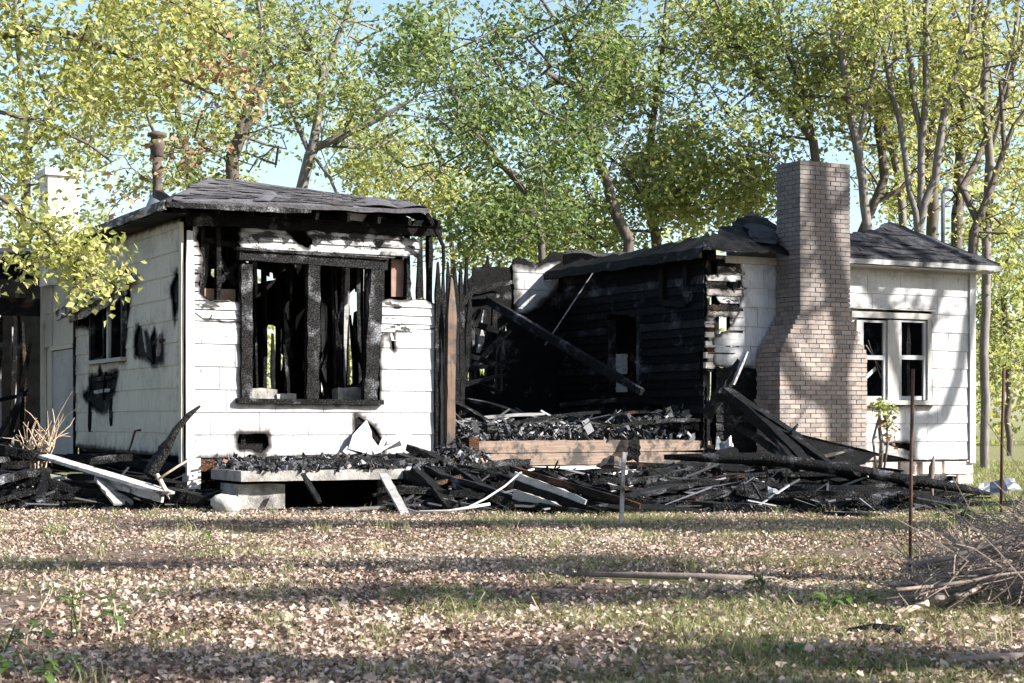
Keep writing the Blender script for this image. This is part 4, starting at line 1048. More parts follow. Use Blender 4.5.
for s in spots:
    if id(s) in chosen: brick_at(s, CHM)
    else:
        if s[0] == 'f': rest.beam((s[1] - s[4] / 2, s[2], s[3]), (s[1] + s[4] / 2, s[2], s[3]), 0.095, 0.0545, 0, 1, 0.03, side=(0, 1, 0))
        else: rest.beam((s[1], s[2] - s[4] / 2, s[3]), (s[1], s[2] + s[4] / 2, s[3]), 0.095, 0.0545, 0, 1, 0.03, side=(1, 0, 0))
tag(rest.build('brickwork', M['brick'], CHM), kind='stuff')

# ------------------------------------------------------------------ trees
def grow(trunks, blobs, n, seed, r0, step=0.45, leaf_n=60, leaf_s=0.13, leaf_spread=0.44, tip=0.007, tmin=0.28, clump=1.0):
    """trunks: world polylines (first rooted in the ground, later ones fork from it); blobs: crown ellipsoids (centre, radii).
    Twigs grow from the nearest limb to points spread through the crown; returns wood and leaf arrays."""
    rg = np.random.default_rng(seed)
    pos, par = [], []
    forced = []
    for ti, tr in enumerate(trunks):
        tr = [np.array(p, float) for p in tr]
        if ti == 0:
            pos.append(tr[0]); par.append(-1); cur = 0
        else:
            d = np.linalg.norm(np.array(pos) - tr[0], axis=1); cur = int(d.argmin())
        for k in range(len(tr) if ti else 1, len(tr)) if ti == 0 else range(0, len(tr)):
            a, b = pos[cur], tr[k]
            L = np.linalg.norm(b - a)
            ns = max(1, int(L / step))
            base = np.array(a)
            for s in range(1, ns + 1):
                p = base + (b - base) * s / ns + (rg.normal(0, 0.03, 3) if s < ns else 0)
                pos.append(p); par.append(cur); cur = len(pos) - 1
        forced.append(cur)
    nt_ = len(pos)
    att = []
    vol = np.array([b[1][0] * b[1][1] * b[1][2] for b in blobs], float); vol = vol ** 0.6; vol /= vol.sum()
    for _ in range(n):
        c, r = blobs[rg.choice(len(blobs), p=vol)]
        v = rg.normal(0, 1, 3); v /= np.linalg.norm(v)
        att.append(np.array(c) + np.array(r) * v * rg.random() ** 0.45)
    T = np.array(pos)
    att.sort(key=lambda p: np.linalg.norm(T - p, axis=1).min())
    leaf_c = []
    for p in att:
        A = np.array(pos)
        d = np.linalg.norm(A - p, axis=1)
        cost = d + np.where(A[:, 2] > p[2] + 0.3, (A[:, 2] - p[2]) * 0.9, 0) + np.where(A[:, 2] < 2.2, 3.0, 0)
        cur = int(cost.argmin())
        a = pos[cur]; L = np.linalg.norm(p - a)
        if L > 6.5: continue
        ns = max(1, int(L / step)); sag = rg.normal(0, 0.12, 3) * L * 0.5; sag[2] = abs(sag[2])
        for s in range(1, ns + 1):
            t = s / ns
            q = a + (p - a) * t + sag * math.sin(math.pi * t) + rg.normal(0, 0.05, 3)
            pos.append(q); par.append(cur); cur = len(pos) - 1
            if t > 0.4: leaf_c.append(q)
        leaf_c.append(pos[-1])
    pos = np.array(pos); par = np.array(par)
    rad = np.zeros(len(pos)); EX = 2.35
    acc = np.zeros(len(pos)); ch = np.zeros(len(pos), int)
    for i in range(len(pos) - 1, 0, -1):
        if ch[i] == 0: acc[i] = tip ** EX
        acc[par[i]] += acc[i]; ch[par[i]] += 1
    rad = acc ** (1 / EX)
    sc = r0 / rad[0]
    rad = np.maximum(rad * sc, 0.005)
    rad = np.where(np.arange(len(pos)) < nt_, np.maximum(rad, r0 * tmin), rad * 0.55)
    # wood: one frustum per limb section
    i = np.arange(1, len(pos)); j = par[1:]
    A, B = pos[j], pos[i]
    d = B - A; L = np.linalg.norm(d, axis=1, keepdims=True); d = d / np.maximum(L, 1e-6)
    A = A - d * 0.02
    ra = np.minimum(rad[j], rad[i] * 1.5); rb = rad[i]
    ref = np.where(np.abs(d[:, 2:3]) > 0.9, np.array([[1., 0, 0]]), np.array([[0, 0, 1.]]))
    s = np.cross(d, ref); s /= np.maximum(np.linalg.norm(s, axis=1, keepdims=True), 1e-6); u = np.cross(s, d)
    seg = 6
    an = np.arange(seg) * 2 * math.pi / seg
    ring = s[:, None, :] * np.cos(an)[None, :, None] + u[:, None, :] * np.sin(an)[None, :, None]
    V = np.concatenate([A[:, None, :] + ring * ra[:, None, None], B[:, None, :] + ring * rb[:, None, None]], axis=1)
    m = len(i)
    base = (np.arange(m) * 2 * seg)[:, None]
    q = np.arange(seg); q2 = (q + 1) % seg
    Fq = np.stack([base + q, base + q2, base + seg + q2, base + seg + q], axis=-1).reshape(-1, 4)
    wood = (V.reshape(-1, 3), Fq)
    # leaves
    C = np.array(leaf_c) if leaf_c else np.zeros((0, 3))
    k = max(1, int(leaf_n * n / max(len(C), 1)))
    dens = np.where(rg.random(len(C)) < 0.25, 0.15, rg.random(len(C)) ** 0.8 * 1.7)
    if len(C) and clump: dens = dens * np.clip([mnoise.noise(Vector(c) * 0.75) * 4.4 + 0.85 for c in C], 0.03, 2.5)
    cnt = rg.poisson(k * dens)
    P = np.repeat(C, cnt, axis=0) + rg.normal(0, leaf_spread * 0.55, (cnt.sum(), 3)) * np.array([1, 1, 0.75])
    return wood, leaves(P, leaf_s, rg)
def leaves(P, size, rg, flat=0.35, six=False):
    n = len(P)
    nrm = rg.normal(0, 1, (n, 3)); nrm[:, 2] = np.abs(nrm[:, 2]) + flat
    nrm /= np.linalg.norm(nrm, axis=1, keepdims=True)
    t = rg.normal(0, 1, (n, 3)); t -= nrm * (t * nrm).sum(1, keepdims=True); t /= np.linalg.norm(t, axis=1, keepdims=True)
    b = np.cross(nrm, t)
    L = size * rg.uniform(0.55, 1.25, (n, 1)); Wd = L * rg.uniform(0.55, 0.8, (n, 1)); fold = L * rg.uniform(0.05, 0.28, (n, 1))
    if six:     # lobed leaf: seven points
        pts = [(-0.5, 0, 0), (-0.1, 0.52, 1), (0.08, 0.26, .5), (0.32, 0.40, .7), (0.55, 0, 0), (0.32, -0.40, .7), (0.08, -0.26, .5), (-0.1, -0.52, 1)]
        V = np.stack([P + t * L * a + b * L * c + nrm * fold * e for a, c, e in pts], axis=1).reshape(-1, 3)
        base = (np.arange(n) * 8)[:, None]
        Fq = np.concatenate([base + np.array([[0, 4, 3, 2]]), base + np.array([[0, 2, 1, 1]])[:, :4], base + np.array([[0, 6, 5, 4]]), base + np.array([[0, 7, 6, 6]])])
        tri = np.concatenate([base + np.array([[0, 2, 1]]), base + np.array([[0, 4, 2]]), base + np.array([[2, 4, 3]]), base + np.array([[0, 7, 6]]), base + np.array([[0, 6, 4]]), base + np.array([[4, 6, 5]])])
        return V, tri
    V = np.stack([P - t * L * 0.5, P + b * Wd * 0.5 + nrm * fold - t * L * 0.05, P + t * L * 0.5, P - b * Wd * 0.5 + nrm * fold - t * L * 0.05], axis=1).reshape(-1, 3)
    base = (np.arange(n) * 4)[:, None]
    return V, np.concatenate([base + np.array([[0, 2, 1]]), base + np.array([[0, 3, 2]])])
def tree(name, trunks, blobs, n, seed, r0, label, cat='tree', group=None, leaf='leaf', bark='bark', thick=0.58, **kw):
    r0 *= thick
    if blobs[0][0][1] > 28: n = int(n * 1.45)
    wood, lv = grow(trunks, blobs, n, seed, r0, **kw)
    og = np.array([trunks[0][0][0], trunks[0][0][1], 0.0])
    e = empty(name, og)
    tag(e, label, cat, group)
    link('trunk', np_mesh('trunk', wood[0] - og, wood[1], M[bark], True), e)
    if len(lv[0]): link('crown', np_mesh('crown', lv[0] - og, lv[1], M[leaf]), e)
    return e
def T(Y, *pts):
    """limb polyline from picture points at distance Y; a point may carry its own distance"""
    return [W(p[0], p[1], p[2] if len(p) > 2 else Y) for p in pts]
def root(x, Y): return Vector(((x - CX) / F * Y, Y, -0.05))
def blob(x, y, Y, rx, ry, rd=2.0):
    s = Y / F * (1.28 if Y > 28 else 1.0)
    return (W(x, y, Y), (rx * s, rd * (1.5 if Y > 28 else 1.0), ry * s))

bgk = 'trees behind the burned house'
# forked grey tree behind the left wing
tree('forked_tree', [[root(298, 36)] + T(36, (300, 195), (310, 155)), T(36, (310, 155), (303, 138), (289, 106), (282, 88), (262, 40, 35), (255, -30, 35)), T(36, (312, 152), (319, 112), (323, 70), (312, 50), (295, 25), (290, -40)),
     T(36, (322, 85), (335, 45), (352, 0), (360, -50)), T(36, (316, 148), (352, 131), (384, 116), (410, 100)), T(36, (313, 155), (330, 178, 35.5), (338, 197, 35))],
     [blob(300, 20, 36, 70, 60), blob(350, 80, 36, 60, 60), blob(380, 150, 37, 70, 36), blob(270, 60, 35, 40, 60), blob(410, 40, 37, 50, 50)], 170, 11, 0.22, 'grey forked tree with thin yellowing leaves rising behind the shingled roof of the left wing', leaf='leaf', bark='bark_pale', leaf_n=29, leaf_s=0.129)
tree('leaning_tree', [[root(222, 41)] + T(41, (232, 158), (249, 101), (252, 67), (268, 20), (280, -60)), T(41, (240, 135), (258, 112), (266, 70), (262, 20), (250, -50))],
     [blob(250, 60, 41, 80, 90), blob(230, 150, 41, 60, 40), blob(200, 20, 41, 70, 60)], 130, 12, 0.30, 'thick leaning twin-stemmed tree behind the metal flue pipe', leaf='leaf', leaf_n=38, leaf_s=0.138)
tree('slim_tree', [[root(196, 47)] + T(47, (190, 170), (178, 125), (175, 34), (172, -60))], [blob(170, 60, 47, 80, 100), blob(110, 130, 47, 90, 80), blob(200, 170, 46, 40, 30)], 120, 13, 0.24, 'slim straight tree between the white chimney and the metal flue pipe', leaf='leaf_yel', leaf_n=38, leaf_s=0.148)
tree('pale_tree', [[root(20, 50)] + T(50, (22, 240), (28, 150), (20, 60), (10, -60)), T(50, (28, 150), (60, 90), (90, 20))], [blob(20, 60, 50, 110, 130), blob(20, 200, 50, 60, 70), blob(120, 60, 50, 60, 70)], 130, 14, 0.26, 'pale yellow-green tree behind the white chimney', leaf='leaf_yel', leaf_n=38, leaf_s=0.159)
# middle
tree('spreading_tree', [[root(632, 33)] + T(33, (629, 241), (612, 205), (598, 160), (591, 131), (586, 94), (569, 44), (542, 0), (520, -60)), T(33, (586, 94), (560, 80, 32), (545, 72, 31.5)), T(33, (588, 100), (605, 105), (622, 120)), T(33, (569, 44), (600, 10), (620, -50))],
     [blob(510, 60, 32, 100, 70), blob(540, 130, 32, 80, 40), blob(600, 30, 33, 80, 70), blob(450, 70, 32, 60, 50), blob(610, 130, 33, 60, 60), blob(560, 190, 33, 50, 40)], 260, 15, 0.20, 'spreading green tree with a long leaning trunk above the collapsed middle of the house', leaf='leaf_dark', leaf_n=45, leaf_s=0.123)
tree('bent_tree', [[root(548, 31)] + T(31, (541, 235), (525, 192), (509, 172), (472, 147), (440, 120)), T(31, (500, 164), (470, 120), (450, 90))],
     [blob(470, 120, 31, 60, 40), blob(530, 195, 31, 50, 35), blob(500, 225, 31, 60, 25), blob(430, 60, 31, 50, 40)], 110, 16, 0.13, 'low bent tree arching over the burnt back wall of the porch', leaf='leaf_dark', leaf_n=40, leaf_s=0.118)
tree('bushy_tree', [[root(655, 36)] + T(36, (655, 232), (646, 200), (650, 150), (657, 90), (665, 20), (670, -50)), T(36, (647, 205), (625, 170), (600, 150))],
     [blob(660, 190, 36, 60, 40), blob(640, 110, 36, 60, 60), blob(700, 160, 36, 50, 60), blob(680, 40, 36, 70, 70), blob(570, 225, 37, 50, 30), blob(720, 205, 37, 50, 26)], 280, 17, 0.20, 'bushy tree with rusty tinged leaves behind the charred right roof', leaf='leaf', leaf_n=49, leaf_s=0.129)
tree('yellow_tree', [[root(455, 52)] + T(52, (452, 250), (448, 190), (440, 150)), T(52, (450, 200), (425, 170), (410, 150)), T(52, (450, 200), (480, 175), (500, 160))],
     [blob(440, 205, 52, 70, 32), blob(500, 215, 52, 60, 30), blob(400, 190, 52, 50, 25), blob(460, 245, 50, 60, 25), blob(390, 160, 52, 60, 36), blob(540, 240, 52, 60, 36)], 230, 18, 0.16, 'small bright yellow-green tree in the gap between the two house wings', leaf='leaf_yel', leaf_n=49, leaf_s=0.159)
# right
tree('fork_limb_tree', [[root(822, 34)] + T(34, (818, 200), (813, 140), (790, 109), (762, 80), (740, 48), (715, 0), (700, -50)), T(34, (813, 140), (802, 85), (793, 68), (780, 20), (775, -40)), T(34, (770, 88), (757, 62), (752, 40)), T(34, (800, 95, 33.5), (840, 98, 33), (872, 108, 33))],
     [blob(740, 40, 34, 80, 70), blob(720, 110, 34, 60, 60), blob(800, 30, 34, 70, 60), blob(730, 185, 35, 50, 35), blob(850, 60, 34, 50, 60), blob(770, 160, 35, 30, 30)], 260, 19, 0.17, 'tree forking into long bare limbs directly behind the brick chimney', leaf='leaf', bark='bark', leaf_n=42, leaf_s=0.123)
tree('crooked_tree', [[root(852, 35)] + T(35, (862, 232), (884, 180), (880, 105), (866, 60), (850, 0), (840, -50)), T(35, (872, 205), (900, 190), (915, 170))],
     [blob(870, 40, 35, 60, 70), blob(890, 150, 36, 40, 60), blob(840, 100, 35, 40, 40)], 120, 20, 0.17, 'crooked dark trunk rising from behind the chimney top', leaf='leaf_yel', leaf_n=30, leaf_s=0.129)
tree('pale_stem_tree', [[root(904, 37)] + T(37, (903, 228), (899, 180), (882, 115), (895, 60), (900, 0), (905, -50))], [blob(905, 30, 37, 50, 70), blob(900, 140, 38, 40, 50)], 90, 21, 0.16, 'tree with a pale grey stem behind the roof of the right wing', leaf='leaf_yel', bark='bark_pale', leaf_n=27, leaf_s=0.129)
tree('tall_tree', [[root(934, 39)] + T(39, (932, 232), (928, 165), (923, 94), (916, 0), (912, -60)), T(39, (928, 165), (935, 120), (932, 20), (935, -50)), T(39, (926, 130), (945, 100), (960, 60))],
     [blob(930, 30, 39, 70, 70), blob(950, 120, 40, 60, 70), blob(910, 190, 40, 40, 40)], 130, 22, 0.24, 'tall straight twin trunk beside the service mast on the right roof', leaf='leaf_yel', leaf_n=28, leaf_s=0.138)
tree('grey_trunk_tree', [[root(956, 40)] + T(40, (957, 235), (959, 172), (962, 112), (968, 56), (982, 0), (990, -50)), T(40, (960, 165), (950, 110), (955, 40), (950, -50))],
     [blob(970, 30, 40, 60, 70), blob(990, 90, 41, 50, 60), blob(985, 180, 42, 50, 50)], 120, 23, 0.24, 'thick grey double trunk just right of the service mast', leaf='leaf_yel', leaf_n=27, leaf_s=0.138)
tree('burl_tree', [[root(960, 33)] + T(33, (974, 232), (990, 190), (1004, 150), (1014, 125), (1030, 105), (1050, 60)), T(33, (978, 222), (962, 188, 33.5), (985, 140, 34), (1000, 101, 34), (1024, 30, 34), (1035, -40, 34)), T(33, (1004, 150), (1002, 110), (1000, 80))],
     [blob(1020, 60, 33, 60, 90), blob(1010, 210, 34, 40, 40)], 90, 24, 0.17, 'slanting tree with a dark burl on its trunk near the end of the right roof', leaf='leaf_yel', leaf_n=24, leaf_s=0.129)
tree('roadside_tree', [[root(1010, 48)] + T(48, (1008, 380), (1003, 300), (1010, 230), (1020, 150))], [blob(1000, 290, 48, 60, 60), blob(1030, 230, 48, 60, 70), blob(985, 350, 48, 30, 40), blob(1040, 340, 48, 50, 60)], 200, 25, 0.16, 'bright yellow-green young tree beside the end wall of the right wing', leaf='leaf_yel', leaf_n=36, leaf_s=0.159)
tree('slender_tree', [[root(985, 38)] + T(38, (984, 420), (982, 330), (986, 260), (992, 200))], [blob(1000, 270, 38, 30, 60), blob(990, 370, 38, 25, 50)], 60, 26, 0.06, 'slender dark-leaved sapling beside the right end wall', leaf='leaf', leaf_n=23, leaf_s=0.118)
tree('multi_stem_tree', [[root(919, 33)] + T(33, (919, 236), (906, 165), (892, 95), (878, 20), (868, -60)), T(33, (919, 236), (921, 150), (926, 60), (932, -50)), T(33, (919, 230), (938, 155), (954, 80), (976, 0), (985, -50)), T(33, (921, 150), (912, 80), (905, 0))],
     [blob(925, 40, 33, 60, 60), blob(960, 110, 33, 30, 40)], 46, 27, 0.20, 'slender pale multi-stemmed tree fanning up behind the right wing roof', leaf='leaf_yel', bark='bark_pale', leaf_n=30, leaf_s=0.12, tmin=0.5)
tree('slender_stem_tree', [[root(872, 33)] + T(33, (869, 236), (858, 150), (846, 80), (838, 0), (832, -60)), T(33, (858, 150), (870, 90), (884, 30), (890, -50))],
     [blob(850, 30, 33, 40, 60)], 30, 28, 0.16, 'slender pale forked stem close behind the right edge of the chimney', leaf='leaf_yel', bark='bark_pale', leaf_n=30, leaf_s=0.12, tmin=0.5)
tree('slender_stem_tree', [[root(985, 34)] + T(34, (986, 238), (990, 160), (984, 80), (990, 0), (992, -50)), T(34, (990, 160), (1008, 90), (1018, 0))],
     [blob(995, 30, 34, 40, 60)], 30, 29, 0.16, 'slender pale forked stem beside the burl tree', leaf='leaf_yel', bark='bark_pale', leaf_n=30, leaf_s=0.12, tmin=0.5)
# far woodland mass
rg = np.random.default_rng(5)
n = 42000
X = rg.uniform(-45, 55, n); Yw = rg.uniform(64, 82, n)
hgt = 5.5 + 3.0 * np.sin(X * 0.33) + 1.6 * np.sin(X * 0.9 + 1)
Z = rg.random(n) ** 0.8 * np.clip(hgt, 2.5, 9)
keep = np.array([mnoise.noise(Vector((a * 0.5, b * 0.5, c * 0.6))) > -0.16 for a, b, c in zip(X, Yw, Z)])
V, Fq = leaves(np.stack([X, Yw, Z], 1)[keep], 0.38, rg)
o = link('distant_woods', np_mesh('distant_woods', V, Fq, M['leaf_yel'])); tag(o, 'far yellow-green woodland reading as one mass behind the trees', 'woods', None, 'stuff')

# overhanging maple by the left edge, its trunk stands outside the picture
maple = tree('overhanging_maple', [[Vector((-7.0, 14.5, -0.05)), Vector((-6.9, 14.6, 2.4)), Vector((-6.6, 14.9, 4.4)), Vector((-6.4, 15.0, 7.5)), Vector((-6.5, 15.0, 9.5))],
      [Vector((-6.7, 14.8, 3.8))] + T(15.5, (-60, 120), (0, 112), (50, 125), (90, 145), (112, 162)),
      [Vector((-6.7, 14.8, 3.2))] + T(15.2, (-70, 190), (-10, 190), (40, 225), (75, 262), (105, 285)),
      [Vector((-6.6, 15, 5.0))] + T(16, (-40, 40), (60, 30), (150, 65), (215, 95), (255, 105)),
      [Vector((-6.6, 15, 5.5))] + T(16.5, (-20, -40), (80, -40), (170, 0), (230, 40))],
     [blob(60, 40, 16, 110, 60, 1.2), blob(140, 80, 16, 80, 45, 1.0), blob(45, 116, 15.5, 70, 32, 0.8), blob(66, 160, 15.4, 30, 12, 0.35), blob(42, 240, 15.2, 45, 22, 0.5), blob(75, 258, 15.2, 32, 26, 0.4), blob(92, 278, 15.2, 18, 16, 0.3), blob(40, 240, 15.2, 40, 26, 0.4), blob(-8, 165, 15.3, 40, 55, 0.7), blob(180, 10, 16.5, 80, 40, 1.0), blob(20, -60, 15.5, 120, 50, 1.4), blob(230, 90, 16, 30, 20, .4)],
     420, 31, 0.17, 'overhanging maple branches with yellow-green leaves in front of the left wing', leaf='leaf_yel', leaf_n=29, leaf_s=0.08, thick=0.3, clump=0, leaf_spread=0.30, step=0.35)
rg = np.random.default_rng(8)
P = np.concatenate([rg.normal(0, 1, (k_, 3)) * np.array([sx, .35, sz]) + np.array(W(x_, y_, 16)) for x_, y_, k_, sx, sz in ((238, 86, 130, .22, .12), (205, 72, 90, .22, .14), (185, 150, 60, .2, .1), (120, 190, 40, .2, .1))]) - np.array(maple.location)
V, Fq = leaves(P, 0.085, rg); link('withered_leaves', np_mesh('withered_leaves', V, Fq, M['leaf_brown']), maple)
# yard trees on the sunny side: their trunks and limbs throw the shadows across the yard and the right wing
def yard_tree(name, x, y, h, seed, r0, spread, n, label, leaf='leaf', low=3.2, leaf_n=30, lean=(0, 0)):
    rg = random.Random(seed)
    tr = [[Vector((x, y, -0.05)), Vector((x + .1 + lean[0] * .3, y + lean[1] * .3, h * 0.25)), Vector((x + lean[0], y + lean[1], h * 0.55)), Vector((x + lean[0] * 1.6, y + lean[1] * 1.6, h))]]
    for k in range(5):
        an = rg.uniform(0, 6.28); z = h * rg.uniform(0.28, 0.6)
        p = Vector((x + lean[0] * .6, y + lean[1] * .6, z))
        d = Vector((math.cos(an), math.sin(an), rg.uniform(0.4, 0.9)))
        tr.append([p, p + d * spread * 0.5, p + d * spread + Vector((0, 0, 0.5))])
    bl = [((x + lean[0] + rg.uniform(-1, 1) * spread * .7, y + lean[1] + rg.uniform(-1, 1) * spread * .7, rg.uniform(low + 1, h)), (spread * 0.6, spread * 0.6, 1.3)) for _ in range(7)]
    tree(name, tr, bl, n, seed, r0, label, group=None, leaf=leaf, leaf_n=leaf_n, leaf_s=0.14, leaf_spread=0.42)
def SP(x, y, Y, t):
    b = -0.6 if Y < 24 else 0.0
    a, z = onb(x, y, b)
    return H(a, b, z) + SUN * t
A0 = SP(838, 495, 23.3, 10.7); B0_ = SP(905, 480, 25.0, 10.0)
tree('yard_tree', [[Vector((A0.x + .1, A0.y, -0.05)), Vector((A0.x, A0.y, 2.5)), A0, SP(836, 390, 23.3, 10.7), SP(846, 340, 23.3, 10.7), SP(838, 290, 23.3, 10.9), SP(822, 220, 23.3, 11.2), SP(815, 120, 23.3, 11.4)],
     [SP(836, 396, 23.3, 10.7), SP(802, 388, 23.3, 10.6), SP(782, 352, 23.3, 10.5), SP(770, 300, 23.3, 10.5), SP(740, 240, 23.3, 10.5)], [SP(842, 350, 23.3, 10.7), SP(862, 300, 23.6, 10.7), SP(885, 240, 23.8, 10.7)]],
     [(SP(815, 300, 23.3, 11), (0.7, 0.8, 0.5)), (SP(835, 200, 23.3, 11), (1.0, 1.0, 0.8)), (SP(760, 250, 23.3, 11), (0.8, 0.8, 0.8)), (SP(790, 430, 23.3, 10.5), (0.4, 0.5, 0.4)), (SP(870, 200, 23.3, 11), (1.0, 1.0, 0.8)), (SP(820, 120, 23.3, 11), (1.6, 1.4, 1.0))],
     90, 41, 0.17, 'yard tree whose forked stem throws its shadow on the brick chimney', leaf_n=14, leaf_s=0.12, thick=1.0, tmin=0.75)
tree('yard_tree', [[Vector((B0_.x, B0_.y, -0.05)), Vector((B0_.x, B0_.y, 3)), B0_, SP(905, 400, 25, 10), SP(922, 340, 25, 10), SP(945, 270, 25, 10), SP(965, 160, 25, 10)],
     [SP(905, 410, 25, 10), SP(885, 350, 25, 10.2), SP(880, 300, 25, 10.2), SP(905, 262, 25, 10.2), SP(915, 180, 25, 10)], [SP(905, 425, 25, 10), SP(940, 420, 25, 9.8), SP(955, 380, 25, 9.8), SP(965, 320, 25, 9.8), SP(985, 260, 25, 9.8)], [SP(882, 310, 25, 10.2), SP(865, 285, 25, 10.2), SP(850, 240, 25, 10.2)]],
     [(SP(930, 400, 25, 10), (0.8, 0.8, 0.6)), (SP(890, 300, 25, 10), (0.8, 0.8, 0.5)), (SP(950, 300, 25, 10), (0.7, 0.8, 0.7)), (SP(900, 200, 25, 10), (1.2, 1.2, 0.8)), (SP(960, 200, 25, 10), (1.2, 1.2, 1.0))],
     80, 42, 0.14, 'yard tree whose limbs throw their shadows on the white wall of the right wing', leaf_n=10, leaf_s=0.12, thick=1.0, tmin=0.7)
def band_tree(yp, x0, x1, h, ry, n, leaf_n, seed, label, r0=0.16):
    """yard tree with long level limbs; its crown's shadow falls along the picture row yp of the ground"""
    P0, P1 = G(x0, yp) + SUN * (h / SUN.z), G(x1, yp) + SUN * (h / SUN.z)
    c = (P0 + P1) / 2; ex = (P1 - P0) / 2; f = c + ex * 0.35; rg_ = random.Random(seed)
    tr = [[Vector((f.x, f.y, -0.05)), Vector((f.x + .1, f.y, h * .45)), Vector((f.x, f.y + .1, h + 1.0))], [Vector((f.x, f.y, h * .6)), f - ex * .5 + Vector((0, 0, -.3)), P0 + Vector((0, 0, .1))], [Vector((f.x, f.y, h * .65)), f + ex * .4, P1]]
    bl = [(tuple(c + ex * rg_.uniform(-1, 1) + Vector((0, rg_.uniform(-.4, .4) * ry, rg_.uniform(-.3, .5)))), (rg_.uniform(.5, 1.1), ry * rg_.uniform(.6, 1.1), .4)) for _ in range(9)]
    tree('yard_tree', tr, bl, n, seed, r0, label, leaf='leaf', leaf_n=leaf_n, leaf_s=0.13, leaf_spread=0.36, thick=1.0, tmin=0.3, clump=0)
band_tree(527, 150, 1060, 5.5, 0.95, 130, 80, 43, 'level-limbed yard tree shading the strip of ground before the debris heap')
band_tree(566, -60, 600, 6.0, 0.45, 60, 60, 44, 'level-limbed yard tree shading the middle of the leaf-strewn yard')
band_tree(598, 300, 1060, 5.0, 0.36, 56, 60, 45, 'level-limbed yard tree shading the ground beside the brush pile')
band_tree(672, -40, 640, 5.5, 0.32, 44, 50, 47, 'level-limbed yard tree shading the near edge of the yard')
band_tree(660, 700, 1100, 5.0, 0.25, 26, 50, 48, 'small yard tree shading the leaves below the brush pile', 0.1)

# ------------------------------------------------------------------ things around the house
def bent(name, mat, pts, rad, label, cat, group=None, seg=6, smooth=True):
    m = MB(); m.tube(pts, rad, seg); return m.thing(name, M[mat], label, cat, group, smooth)
def board(p0, p1, w_, h_, mt, label, cat='board', group=None, name='charred_board', roll=0.0, n=12, jit=0.1, r0=0.2, r1=0.3, warp=0.0):
    m = MB(); m.beam(p0, p1, w_, h_, roll, n, jit, r0, r1, warp); return m.thing(name, M[mt], label, cat, group)

# front stoop under the big window: slab on blocks
st = empty('concrete_stoop', H(1.7, -0.8, 0), TH)
tag(st, 'low concrete stoop slab with sooty top under the big burnt window', 'stoop')
m = MB(); m.beam((-1.55, -0.2, 0.385), (1.15, -0.2, 0.385), 1.05, 0.115, 0, 16, 0.02, side=(0, 1, 0)); m.build('slab', M['concrete'], st)
for x in (-1.3, 0.6): 
    m = MB(); m.beam((x - .22, -0.25, 0.145), (x + .32, -0.25, 0.145), 0.6, 0.29, 0, 3, 0.03, side=(0, 1, 0)); m.build('support_block', M['concrete'], st)
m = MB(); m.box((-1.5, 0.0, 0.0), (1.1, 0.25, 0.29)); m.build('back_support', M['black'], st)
for k, (a0, b0, a1, b1, z, mt) in enumerate(((0.3, -0.5, 1.6, -0.9, .50, 'char'), (1.0, -1.3, 2.3, -0.9, .49, 'char'), (0.5, -1.2, 1.2, -1.35, .48, 'char_ash'), (1.8, -1.2, 2.7, -1.3, .49, 'char'), (0.4, -0.3, 2.6, -0.25, .52, 'char_brown'), (1.9, -0.6, 2.9, -0.8, .53, 'char'))):
    board(H(a0, b0, z), H(a1, b1, z + .03), .16, .06, mt, 'charred board lying on top of the concrete stoop', 'board', 'charred boards on the stoop', warp=0.02, jit=0.15)
# boulder
m = MB()
c = G(226, 513); c.z = 0.0
for i in range(9):
    for j in range(14):
        th = math.pi * i / 8; ph = 2 * math.pi * j / 14
        d = Vector((math.sin(th) * math.cos(ph), math.sin(th) * math.sin(ph), math.cos(th)))
        r = 0.14 * (1 + 0.34 * n3(d * 1.5 + Vector((3, 1, 2))))
        m.v.append((c.x + d.x * r * 1.05, c.y + d.y * r, c.z + 0.09 + d.z * r * 0.95))
for i in range(8):
    for j in range(14): m.f.append((i * 14 + j, i * 14 + (j + 1) % 14, (i + 1) * 14 + (j + 1) % 14, (i + 1) * 14 + j))
m.thing('boulder', M['stone'], 'rounded pale stone on the ground in front of the concrete stoop', 'stone', None, True)

# lumber pile at the left
LOOK = {'char': 'plain black charred board', 'char_ash': 'ash-greyed charred board', 'char_blue': 'flat bluish-black burnt board', 'char_brown': 'brown scorched board', 'greywood': 'weathered grey board'}
gl = 'charred boards in the lumber pile at the left'
board(W(44, 456, 19.6), W(168, 493, 18.8), 0.24, 0.035, 'whiteboard', 'long white board lying on top of the lumber pile below the side wall', name='white_board', jit=0.04, r0=0.05, r1=0.1)
board(W(96, 476, 19.3), W(163, 497, 18.8), 0.05, 0.13, 'whiteboard', 'white board on edge under the long white board of the lumber pile', name='white_board', jit=0.05, r0=0.1, r1=0.1)
board(W(25, 507, 19.2), W(160, 510, 19.0), 0.18, 0.05, 'greywood', 'long grey board flat on the ground in front of the lumber pile', name='grey_board', jit=0.05, r0=0.1, r1=0.1)
board(W(104, 478, 19.2), W(124, 505, 18.9), 0.26, 0.03, 'greywood', 'short wide grey plank slanting out of the lumber pile', name='grey_plank', jit=0.05, r0=0.1, r1=0.1)
board(W(157, 474, 19.0), W(168, 495, 18.8), 0.04, 0.03, 'twig', 'thin tan stick at the end of the long white board', name='stick')
